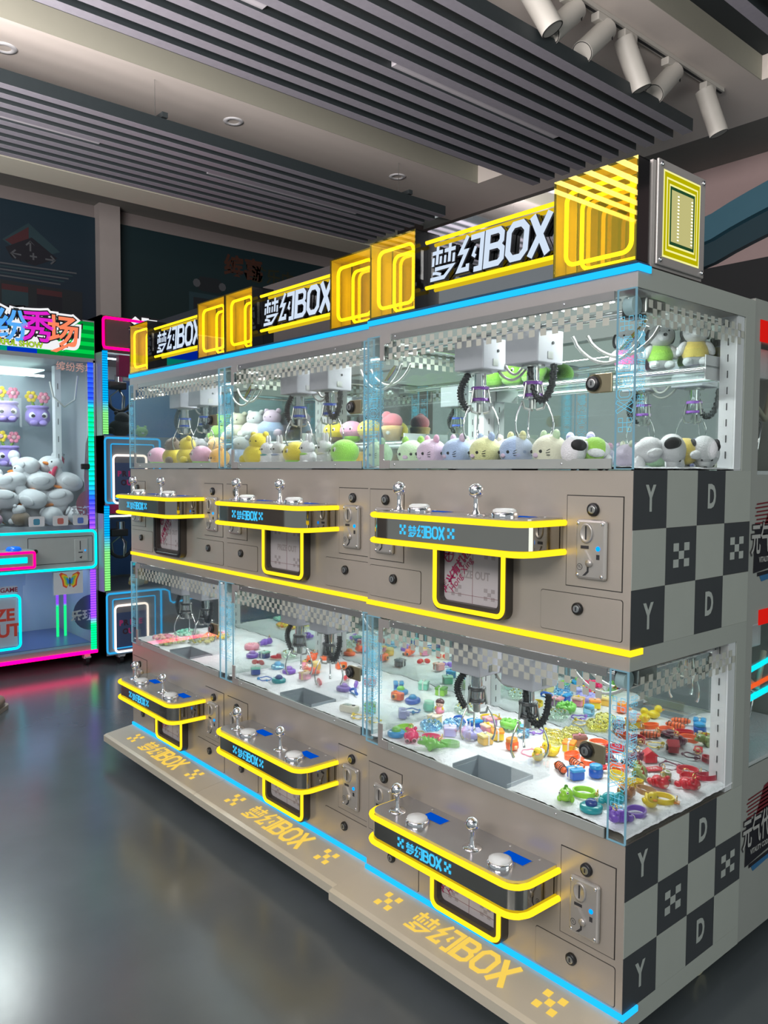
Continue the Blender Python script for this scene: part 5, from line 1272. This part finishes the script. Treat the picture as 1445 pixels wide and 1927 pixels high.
def P(nm, c_, **k): return mat('toy_'+nm, c_, .28, coat=.3, **k)
def TR(nm, c_): return glass('clear_'+nm, c_, .10, .05, edge=.7)
WH = P('white', (.80, .78, .75)); BK = P('black', (.02, .018, .02))
PAL = {
 'lime': (P('lime', (.30, .62, .03)), P('lime_dark', (.12, .36, .02)), BK, WH), 'bluegreen': (P('azure', (.02, .28, .62)), P('green', (.20, .55, .08)), BK, WH),
 'magenta': (P('magenta', (.78, .02, .14)), P('soft_pink', (.85, .35, .42)), P('brown', (.10, .03, .03)), P('rose_rim', (.9, .4, .5))), 'green': (P('green', (.20, .55, .08)), P('lime_dark', (.12, .36, .02)), BK, WH),
 'pink': (P('pink', (.85, .30, .42)), P('skin', (.85, .55, .42)), P('brown_hair', (.08, .025, .03)), P('yellow', (.85, .62, .02))), 'cream': (P('cream', (.82, .70, .30)), P('pale_cream', (.85, .72, .58)), BK, WH),
 'gold': (GOLD, P('yellow', (.85, .62, .02)), BK, WH), 'clearblue': (TR('blue', (.55, .80, .95)), P('sky', (.15, .45, .75)), BK, WH), 'blue': (P('royal_blue', (.01, .10, .50)), P('azure', (.02, .28, .62)), BK, WH),
 'lavender': (P('lavender', (.42, .38, .78)), P('lilac', (.55, .50, .85)), P('grey_display', (.35, .42, .38)), WH), 'mauve': (P('mauve', (.55, .30, .65)), P('soft_pink', (.85, .35, .42)), BK, WH), 'yellow': (P('yellow', (.85, .62, .02)), P('orange', (.90, .28, .02)), BK, WH),
 'clear': (TR('plain', (.85, .92, .86)), P('gold_bead', (.7, .6, .15)), BK, WH), 'orange': (P('coral_orange', (.92, .14, .03)), P('orange', (.90, .28, .02)), BK, P('peach', (.9, .5, .25))), 'clearyellow': (TR('yellow', (.95, .90, .45)), P('lemon', (.75, .68, .2)), BK, WH),
 'purple': (P('purple', (.20, .08, .50)), P('violet', (.35, .18, .62)), BK, WH), 'brown': (P('toffee', (.36, .14, .05)), P('cocoa', (.22, .08, .06)), BK, P('soft_pink', (.85, .35, .42))), 'amber': (P('amber', (.78, .48, .10)), P('pale_amber', (.85, .65, .25)), BK, WH),
 'red': (P('red', (.62, .012, .03)), P('skin', (.85, .55, .42)), P('brown', (.10, .03, .03)), P('pale_rim', (.85, .70, .70))), 'maroon': (P('maroon', (.14, .02, .05)), P('plum', (.22, .05, .10)), BK, WH), 'olive': (P('olive', (.22, .28, .07)), P('brick', (.40, .06, .03)), BK, WH),
 'crimson': (P('crimson', (.48, .01, .04)), P('skin', (.85, .55, .42)), BK, WH), 'tan': (P('tan', (.45, .24, .10)), P('yellow', (.85, .62, .02)), BK, WH), 'teal': (P('teal', (.01, .30, .34)), P('navy', (.02, .05, .25)), BK, WH),
 'navy': (P('navy', (.02, .05, .25)), P('teal_green', (.2, .5, .4)), BK, WH), 'coral': (P('coral', (.85, .15, .14)), P('red', (.62, .012, .03)), BK, WH), 'white': (P('ivory', (.72, .68, .58)), WH, P('grey_display', (.35, .42, .38)), BK),
 'mint': (P('mint', (.22, .66, .48)), P('pale_mint', (.45, .78, .62)), BK, WH), 'rose': (P('rose', (.62, .22, .22)), P('salmon', (.75, .35, .32)), BK, WH), 'black': (BK, P('grey', (.2, .2, .22)), BK, WH), 'yellowgreen': (P('pearl_green', (.68, .72, .30)), P('pearl_cream', (.80, .75, .55)), BK, WH)}
NAME = {'strap': ('strap_keychain', 'keychain'), 'ring': ('key_ring', 'ring'), 'bear': ('bear_keychain', 'keychain'), 'dino': ('monster_keychain', 'keychain'), 'cube': ('gift_box', 'box'), 'puck': ('disc_trinket', 'trinket'), 'scrunch': ('scrunchie', 'scrunchie'),
 'duck': ('duck_keychain', 'keychain'), 'figurine': ('seated_figurine', 'figurine'), 'jar': ('trinket_jar', 'jar'), 'camera': ('toy_camera', 'toy camera'), 'clip': ('hair_clip', 'hair clip'), 'bow': ('ribbon_bow', 'bow'), 'shoe': ('shoe_keychain', 'keychain'),
 'tail': ('tail_keychain', 'keychain'), 'house': ('house_keychain', 'keychain'), 'car': ('car_keychain', 'keychain'), 'label': ('tag_keychain', 'keychain'), 'beads': ('bead_string', 'beads'), 'meter': ('pocket_meter', 'meter')}
GRP = ['small prizes on the white fur of the near lower case', 'small prizes on the white fur of the middle lower case', 'small prizes on the white fur of the far lower case']
rt = random.Random(11)
for (m_, x, y, kind, col, lab, rz) in TOYS:
    nm, cat = NAME[kind]; z = ZL+.024; sc = 1.15
    if kind == 'figurine': z = ZL+.024+.0258*sc; rz = .4
    if lab.startswith('cream and yellow gift'): rz = .2
    if kind == 'meter': rz = .3
    spawn(kind, nm, lab, cat, GRP[m_], (x, y+(.0215 if m_ else 0), z), rz, PAL[col], sc, (rt.uniform(-.12, .12) if kind != 'cube' and kind != 'figurine' else 0, 0))

# ---- plush
def FZ(nm, c_): return mat('plush_'+nm, c_, .95, bump=.6, bscale=260, noise=.08, nscale=40, sheen=.5)
FW = FZ('white', (.80, .80, .83)); FK = mat('plush_black', (.015, .015, .017), .7)
@K('plush_head')
def _(L):
    b = B(); b.ball((0, 0, .040), (.050, .042, .040), RA, n=24, k=16); part(L, 'body', b)
    for s_ in (-1, 1):
        b = B(); b.ball((s_*.028, 0, .078), (.012, .008, .014), RB_, n=12, k=8); part(L, 'ear', b)
        b = B(); b.ball((s_*.020, -.0385, .038), .0042, RC, n=10, k=8); part(L, 'eye', b)
        b = B()
        for q in (-1, 0, 1): b.tube([(s_*.034, -.0325+.002*abs(q), .034+q*.005), (s_*.041, -.0255, .036+q*.007)], .0009, RC, n=4)
        part(L, 'whiskers', b)
    b = B(); b.ball((0, -.040, .029), (.010, .005, .006), RD, n=10, k=8); part(L, 'muzzle', b)
@K('plush_bunny')
def _(L):
    b = B(); b.ball((0, 0, .030), (.034, .030, .032), RA, n=20, k=14); part(L, 'body', b)
    b = B(); b.ball((0, -.004, .066), (.030, .026, .026), RA, n=20, k=14); part(L, 'head', b)
    for s_ in (-1, 1):
        b = B(); b.ball((s_*.015, 0, .098), (.008, .006, .020), RA, n=12, k=8); part(L, 'ear', b)
        b = B(); b.ball((s_*.012, -.028, .066), .0036, RC, n=10, k=8); part(L, 'eye', b)
        b = B(); b.ball((s_*.024, -.018, .012), (.013, .016, .012), RA, n=12, k=8); part(L, 'foot', b)
    b = B(); b.ball((0, -.012, .045), (.026, .020, .006), RB_, n=14, k=8); part(L, 'scarf', b)
@K('plush_dog')
def _(L):
    b = B(); b.ball((0, 0, .042), (.036, .031, .042), RA, n=22, k=14); part(L, 'body', b)
    b = B(); b.ball((0, -.010, .100), (.037, .040, .034), RA, n=22, k=14); b.ball((0, -.044, .092), (.018, .018, .015), RA, n=16, k=10); part(L, 'head', b)
    b = B(); b.lathe([(.034, .026), (.039, .040), (.037, .055), (.027, .071), (.024, .071), (.03, .03)], RB_, Matrix.Diagonal((1, .9, 1, 1)), 22); part(L, 'shirt', b)
    b = B(); b.ball((0, -.062, .096), (.006, .004, .005), RC, n=10, k=8); part(L, 'nose', b)
    for s_ in (-1, 1):
        b = B(); b.ball((s_*.034, .004, .100), (.009, .016, .022), RC, n=12, k=8); part(L, 'ear', b)
        b = B(); b.ball((s_*.014, -.044, .110), .0034, RC, n=8, k=6); part(L, 'eye', b)
        b = B(); b.ball((s_*.038, -.010, .052), (.012, .012, .023), RA, n=12, k=8, rot=Matrix.Rotation(s_*-.5, 4, 'Y')); part(L, 'arm', b)
        b = B(); b.ball((s_*.022, -.030, .012), (.015, .022, .013), RA, n=12, k=8); part(L, 'foot', b)
@K('plush_blob')
def _(L):
    b = B(); b.ball((0, 0, .045), (.060, .050, .045), RA, n=22, k=14); part(L, 'body', b)
    b = B(); b.ball((.010, -.004, .096), (.040, .036, .034), RB_, n=20, k=12); part(L, 'head', b)
    for s_ in (-1, 1):
        b = B(); b.ball((.010+s_*.030, 0, .124), .012, RB_, n=12, k=8); part(L, 'ear', b)
        b = B(); b.ball((.010+s_*.013, -.036, .098), .0036, RC, n=8, k=6); part(L, 'eye', b)
        b = B(); b.ball((s_*.050, -.022, .030), (.020, .018, .018), RB_, n=12, k=8); part(L, 'paw', b)
@K('plush_cap')
def _(L):
    b = B(); b.ball((0, 0, .050), (.055, .047, .042), RA, n=24, k=14); part(L, 'cap', b)
    b = B(); b.ball((0, 0, .022), (.044, .038, .024), RB_, n=20, k=12); part(L, 'stem', b)
    for s_ in (-1, 1):
        b = B(); b.ball((s_*.016, -.040, .056), (.009, .005, .010), RD, n=12, k=8); b.ball((s_*.016, -.0445, .055), (.004, .003, .005), RC, n=8, k=6); part(L, 'eye', b)
@K('plush_cone')
def _(L):
    b = B(); b.lathe([(0, 0), (.032, 0), (.045, .055), (.040, .060), (0, .058)], RB_, n=22); part(L, 'cone', b)
    b = B(); b.ball((0, 0, .078), (.044, .040, .034), RA, n=20, k=12); b.ball((-.02, -.01, .10), .02, RA, n=12, k=8); part(L, 'scoop', b)
    b = B(); b.ball((0, -.040, .030), (.009, .004, .008), RD, n=10, k=8); part(L, 'heart_patch', b)
@K('plush_goose')
def _(L):
    b = B(); b.ball((0, 0, .055), (.085, .062, .055), RA, n=22, k=14); part(L, 'body', b)
    b = B(); b.tube([(-.055, 0, .065), (-.085, 0, .095), (-.098, 0, .120)], [.035, .030, .032], RA, n=14); b.ball((-.102, 0, .128), (.040, .038, .036), RA, n=18, k=12); part(L, 'head', b)
    b = B(); b.ball((-.146, 0, .122), (.024, .020, .010), RB_, n=14, k=8); part(L, 'beak', b)
    for s_ in (-1, 1):
        b = B(); b.ball((-.125, s_*.027, .140), .0055, RC, n=8, k=6); part(L, 'eye', b)
        b = B(); b.ball((.005, s_*.058, .060), (.050, .012, .028), RA, n=14, k=8); part(L, 'wing', b)
        b = B(); b.ball((-.050, s_*.032, .010), (.026, .018, .010), RB_, n=12, k=8); part(L, 'foot', b)
@K('plush_scarf_goose')
def _(L):
    for pn, me in KINDS['plush_goose']: L.append((pn, me))
    b = B(); b.tube([(-.086+.012*math.cos(a*PI/8), .040*math.cos(a*PI/8), .092+.034*math.sin(a*PI/8)) for a in range(16)], .012, RD, True, 8); b.box((-.12, -.02, .03), (-.105, .008, .085), RD, bev=.005); part(L, 'scarf', b)
@K('plush_pot')
def _(L):
    b = B(); b.lathe([(0, 0), (.050, .004), (.082, .045), (.080, .090), (.064, .118), (.070, .122), (.076, .132), (.068, .142), (.055, .138), (0, .128)], RA, n=26); part(L, 'pot', b)
    for s_ in (-1, 1):
        b = B(); b.ball((s_*.034, -.062, .072), (.026, .018, .024), RD, n=16, k=10); part(L, 'eye_patch', b)
        b = B(); b.ball((s_*.034, -.078, .069), (.013, .005, .011), RC, n=10, k=8); part(L, 'eye', b)
        b = B(); b.ball((s_*.030, -.078, .022), (.026, .018, .018), RA, n=14, k=10); part(L, 'paw', b)
    for s_, h, mm in ((-1, .065, FZ('petal_yellow', (.80, .58, .05))), (1, .060, FZ('petal_pink', (.75, .25, .35)))):
        b = B(); b.tube([(s_*.015, 0, .125), (s_*.030, 0, .16), (s_*.040, -.004, .13+h)], .010, FZ('stem_green', (.16, .28, .04)), n=8)
        for k in range(6): b.ball((s_*.040+.026*math.cos(k*1.05), -.008, .14+h+.026*math.sin(k*1.05)), (.016, .008, .016), mm, n=10, k=8)
        b.ball((s_*.040, -.014, .14+h), (.016, .010, .016), FZ('blush', (.65, .40, .42)), n=12, k=8); part(L, 'flower', b)

def pl(kind, lab, loc, rz, cols, sc=1.0, grp=None, tilt=(0, 0)):
    nm = {'plush_head': 'plush_cat', 'plush_scarf_goose': 'plush_goose', 'plush_pot': 'plush_flower_pot', 'plush_blob': 'plush_animal', 'plush_cap': 'plush_mushroom', 'plush_cone': 'plush_ice_cream'}.get(kind, kind)
    return spawn(kind, nm, lab, 'plush toy', grp, loc, rz, cols, sc, tilt)
c_pinkl = FZ('pink_lilac', (.70, .52, .68)); c_blu = FZ('baby_blue', (.42, .52, .78)); c_yel = FZ('pale_yellow', (.80, .78, .40)); c_mint = FZ('pale_mint', (.58, .76, .50)); c_cr = FZ('cream', (.80, .76, .60)); c_lil = FZ('lilac', (.52, .50, .80)); c_gr = FZ('leaf_green', (.32, .62, .12))
c_y = FZ('yellow', (.85, .68, .06)); c_pk = FZ('pink', (.80, .42, .58)); c_br = FZ('brown', (.20, .13, .09)); c_or = FZ('orange', (.85, .42, .06)); c_gy = FZ('grey', (.28, .28, .30)); c_red = FZ('red_pink', (.80, .22, .28)); c_tan = FZ('tan', (.72, .46, .20)); c_sg = FZ('spring_green', (.35, .75, .10))
G1, G2, G3 = 'plush toys in the upper near case', 'plush toys in the upper middle case', 'plush toys in the upper far case'
zf = ZU+.006
for i, (x, y, a, b_, lab, r, kd) in enumerate([
    (-.800, .105, c_mint, c_gr, 'green round plush at the left end of the upper near case', .2, 'plush_head'),
    (-.700, .085, c_pinkl, c_pk, 'pink and lilac cat plush, first in the front row of the near case', -.3, 'plush_head'),
    (-.598, .085, c_blu, c_pinkl, 'blue cat plush with cream cheek right of the pink and lilac one', -.35, 'plush_head'),
    (-.490, .080, c_yel, c_blu, 'pale yellow cat plush with blue ear in the near case', -.3, 'plush_head'),
    (-.390, .085, c_blu, c_yel, 'baby blue cat plush right of the pale yellow one', -.3, 'plush_head'),
    (-.285, .085, c_cr, c_mint, 'large cream cat plush in front of the door lock side', -.35, 'plush_head'),
    (-.640, .20, c_mint, c_mint, 'mint plush lying behind the front row under the left claw', 1.0, 'plush_head'),
    (-.520, .21, c_pinkl, c_cr, 'blush plush half hidden behind the yellow cat plush', .5, 'plush_head'),
    (-.400, .22, c_mint, c_gr, 'soft green plush hidden behind the cream cat plush', 2.0, 'plush_head'),
    (-.300, .23, c_lil, c_lil, 'lilac pointed plush behind the white dogs', .2, 'plush_head')]):
    pl(kd, lab, (x, y, zf), r, (a, b_, FK, c_pinkl), 1.0, G1)
GSH = FZ('green_shirt', (.38, .72, .10)); YSH = FZ('yellow_shirt', (.85, .66, .16)); PSH = FZ('pink_shirt', (.85, .18, .45))
pl('plush_dog', 'white dog plush with dark ears lying behind the door lock side', (-.20, .15, zf+.035), .3, (FW, c_gy, FK, FW), .85, G1, (1.5, 0))
pl('plush_dog', 'white dog plush with green shirt lying behind the corner post', (-.115, .085, zf+.035), -.6, (FW, GSH, FK, FW), .85, G1, (1.45, 0))
pl('plush_dog', 'white dog plush lying right behind the etched side glass', (-.12, .185, zf+.033), 2.2, (FW, FW, FK, FW), .9, G1, (1.35, 0))
pl('plush_dog', 'white dog plush with orange shirt bent forward in the side window', (-.085, .290, zf+.035), 2.6, (FW, YSH, FK, FW), .95, G1, (1.45, 0))
pl('plush_dog', 'white dog plush with black collar at the rear of the side window', (-.09, .395, zf+.03), .9, (FW, FK, FK, FW), .85, G1, (1.3, 0))
pl('plush_dog', 'white dog plush in green shirt standing on the acrylic shelf', (-.195, .425, 1.592), .75, (FW, GSH, FK, FW), .88, G1)
pl('plush_dog', 'white dog plush in yellow duck shirt at the right end of the acrylic shelf', (-.100, .430, 1.592), .6, (FW, YSH, FK, FW), .88, G1)
pl('plush_dog', 'white dog plush in pink shirt on the acrylic shelf behind the corner post', (-.295, .425, 1.592), .7, (FW, PSH, FK, FW), .88, G1)
for i, x in enumerate((-.78, -.70, -.62)): pl('plush_cap', ['yellow green plush at the left end of the near acrylic shelf', 'second yellow green plush on the near acrylic shelf', 'third yellow green plush on the near acrylic shelf'][i], (x, .43, 1.592), .3, (c_sg, c_gr, FK, FW), .78, G1)
for (x, y, z, a, b_, kd, lab, r) in [
    (-1.690, .10, zf, c_y, c_y, 'plush_blob', 'bright yellow plush at the left end of the upper middle case', .3),
    (-1.590, .085, zf, FW, FZ('teal_scarf', (.10, .35, .35)), 'plush_bunny', 'white bunny plush with teal scarf, left of the pair in the middle case', -.3),
    (-1.515, .085, zf, FW, c_blu, 'plush_bunny', 'white bunny plush with pale blue scarf beside the teal scarfed bunny', -.2),
    (-1.425, .095, zf, c_y, c_sg, 'plush_cap', 'yellow and green plush between the white bunnies', -.2),
    (-1.335, .085, zf, FW, c_sg, 'plush_bunny', 'white bunny plush right of the yellow and green plush', -.3),
    (-1.235, .085, zf, FW, c_cr, 'plush_bunny', 'white bunny plush with cream scarf below the right claw', -.3),
    (-1.150, .10, zf, c_sg, c_sg, 'plush_cap', 'bright green plush by the door lock of the middle case', -.3),
    (-1.060, .16, zf, c_gy, c_gy, 'plush_bunny', 'grey bunny plush behind the bright green plush', -.3),
    (-.975, .10, zf, c_mint, c_mint, 'plush_head', 'soft green plush behind the glass post of the middle case', -.3),
    (-1.64, .43, 1.437, c_y, c_br, 'plush_cap', 'yellow mushroom plush on brown base at the left of the middle shelf', .4),
    (-1.53, .43, 1.437, c_pk, c_sg, 'plush_cap', 'pink mushroom plush on green base on the middle shelf', .4),
    (-1.42, .43, 1.437, c_y, c_br, 'plush_cap', 'yellow mushroom plush on brown base right of the pink one', .4),
    (-1.29, .43, 1.437, c_red, c_tan, 'plush_cone', 'pink ice cream plush in tan cone on the middle shelf', .4),
    (-2.560, .10, zf, c_pk, c_gr, 'plush_cap', 'pink and green plush at the left end of the upper far case', -.1),
    (-2.400, .10, zf, c_y, c_br, 'plush_blob', 'yellow and dark brown plush in the upper far case', -.4),
    (-2.260, .10, zf, c_y, c_y, 'plush_blob', 'plain yellow plush in the middle of the upper far case', -.4),
    (-2.140, .10, zf, c_pk, c_sg, 'plush_cap', 'pink plush with lime patch right of the yellow ones', -.3),
    (-2.02, .12, zf, c_or, c_or, 'plush_head', 'orange plush behind the glass post of the far case', -.3)]:
    pl(kd, lab, (x, y+.021, z), r, (a, b_, FK, FW), 1.0 if z < 1.4 else .9, G2 if x > -1.76 else G3)
for (x, y, z, a, b_, kd, lab) in [
    (-2.50, .28, zf, c_gy, c_gy, 'plush_blob', 'large grey plush at the back left of the upper far case'), (-2.33, .27, zf, c_tan, c_tan, 'plush_blob', 'large tan plush at the back of the upper far case'), (-2.15, .29, zf, FZ('slate', (.22, .26, .38)), c_gy, 'plush_blob', 'slate blue plush at the back right of the upper far case'),
    (-2.54, .42, 1.457, c_gr, c_gr, 'plush_blob', 'leaf green plush on the shelf of the far case'), (-2.39, .42, 1.457, c_cr, c_cr, 'plush_blob', 'cream plush on the shelf of the far case'), (-2.24, .42, 1.457, FW, FW, 'plush_blob', 'white plush on the shelf of the far case'), (-2.10, .42, 1.457, c_blu, c_pinkl, 'plush_blob', 'blue plush at the right end of the far shelf')]:
    pl(kd, lab, (x, y+.021, z), .4, (a, b_, FK, FW), 1.05, G3)

# geese and flower pots in the wide machine on the left
OB = FZ('beak_orange', (.90, .26, .02)); SCR = FZ('scarf_red', (.75, .03, .12)); PV = FZ('pot_purple', (.36, .26, .68))
GG = 'white goose plush pile in the wide machine'
rg = random.Random(4); gi = 0
places = [(-4.52, .42, .955), (-4.52, .25, .955), (-4.52, .08, .955), (-4.52, -.09, .955), (-4.72, .40, .955), (-4.72, .22, .955), (-4.72, .05, .955), (-4.72, -.12, .955),
          (-4.56, .34, 1.07), (-4.56, .16, 1.07), (-4.56, -.02, 1.07), (-4.75, .32, 1.07), (-4.75, .14, 1.07), (-4.75, -.04, 1.07),
          (-4.62, .40, 1.18), (-4.62, .24, 1.18), (-4.62, .07, 1.18), (-4.80, .36, 1.18), (-4.70, .33, 1.29), (-4.68, .17, 1.28)]
for (x, y, z) in places:
    sc_ = gi % 4 == 2 or gi in (18,)
    if gi == 2: pl('plush_blob', 'brown plush bear with white face lying among the white geese', (x, y, z), -1.2, (FZ('taupe', (.30, .22, .16)), FW, FK, FW), 1.05, GG)
    elif gi == 3: pl('plush_blob', 'pink plush at the bottom of the goose pile', (x, y, z), -1.4, (c_pk, FW, FK, FW), 1.0, GG)
    else: pl('plush_scarf_goose' if sc_ else 'plush_goose', 'white goose plush %s with orange beak in the pile of the wide machine' % ('in red scarf' if sc_ else 'without scarf'), (x, y, z), rg.uniform(-.9, 1.6), (FW, OB, FK, SCR), 1.15, 'white geese in red scarf' if sc_ else 'white geese without scarf', (rg.uniform(-.5, .5), rg.uniform(-.4, .4)))
    gi += 1
for (x, y, z, lab) in [(-4.86, .10, 1.64, 'purple flower pot plush on the upper left of the wide machine'), (-4.86, .30, 1.62, 'purple flower pot plush right of its twin on the upper ledge'), (-4.86, .10, 1.34, 'purple flower pot plush just above the geese'), (-4.86, -.10, 1.63, 'purple flower pot plush cut by the left edge of the picture')]:
    pl('plush_pot', lab, (x, y, z), 1.35, (PV, PV, FK, FW), 1.0, 'purple flower pot plush toys')
wide = [o for o in bpy.data.objects if o.get('label', '').startswith('wide claw machine')][0]
for z in (1.615, 1.335):
    B().box((-.72, -1.2, z-.006), (-.36, .38, z), GLASSP).obj('acrylic_shelf', wide)
nar = 'plush toys in the narrow machine'
pl('plush_blob', 'dark grey plush in the narrow machine with pink header', (-4.45, .72, 1.552), 1.4, (FZ('charcoal', (.03, .035, .04)), FZ('charcoal', (.03, .035, .04)), FK, FW), 1.3, nar)
pl('plush_head', 'small green plush beside the dark grey plush', (-4.42, .86, 1.552), 1.4, (c_gr, c_gr, FK, FW), .9, nar)
pl('plush_blob', 'pale tan plush at the front of the lower narrow case', (-4.42, .82, .507), 1.4, (c_cr, c_tan, FK, FW), 1.0, nar)
pl('plush_blob', 'white plush in the lower narrow case', (-4.44, 1.02, .507), 1.4, (FW, FW, FK, FW), 1.0, nar)
pl('plush_blob', 'mint green plush in the lower case of the white and red machine', (-.10, .72, .562), 1.2, (FZ('mint_deep', (.15, .45, .32)), c_yel, FK, FW), .45, None)

# the tip of a beige shoe at the left edge
t = thing('shoe', 'beige shoe toe on the dark floor at the left edge of the picture', 'shoe', (-3.68, -.335, 0), .9)
b = B(); b.ball((0, 0, .045), (.055, .13, .045), mat('beige_leather', (.42, .32, .24), .5), n=24, k=14); b.ball((0, -.06, .075), (.045, .07, .05), mat('beige_leather', (.42, .32, .24), .5), n=20, k=12); b.obj('upper', t)
b = B(); b.prism(rrect(-.055, -.14, .055, .132, .05, 6), 0, .022, mat('cream_sole', (.55, .48, .40), .6)); b.obj('sole', t)
b = B()
for k in range(3): b.tube([(-.03, .01-k*.03, .098), (.03, .015-k*.03, .098)], .004, mat('lace_white', (.6, .58, .52), .7), n=5)
b.obj('laces', t)
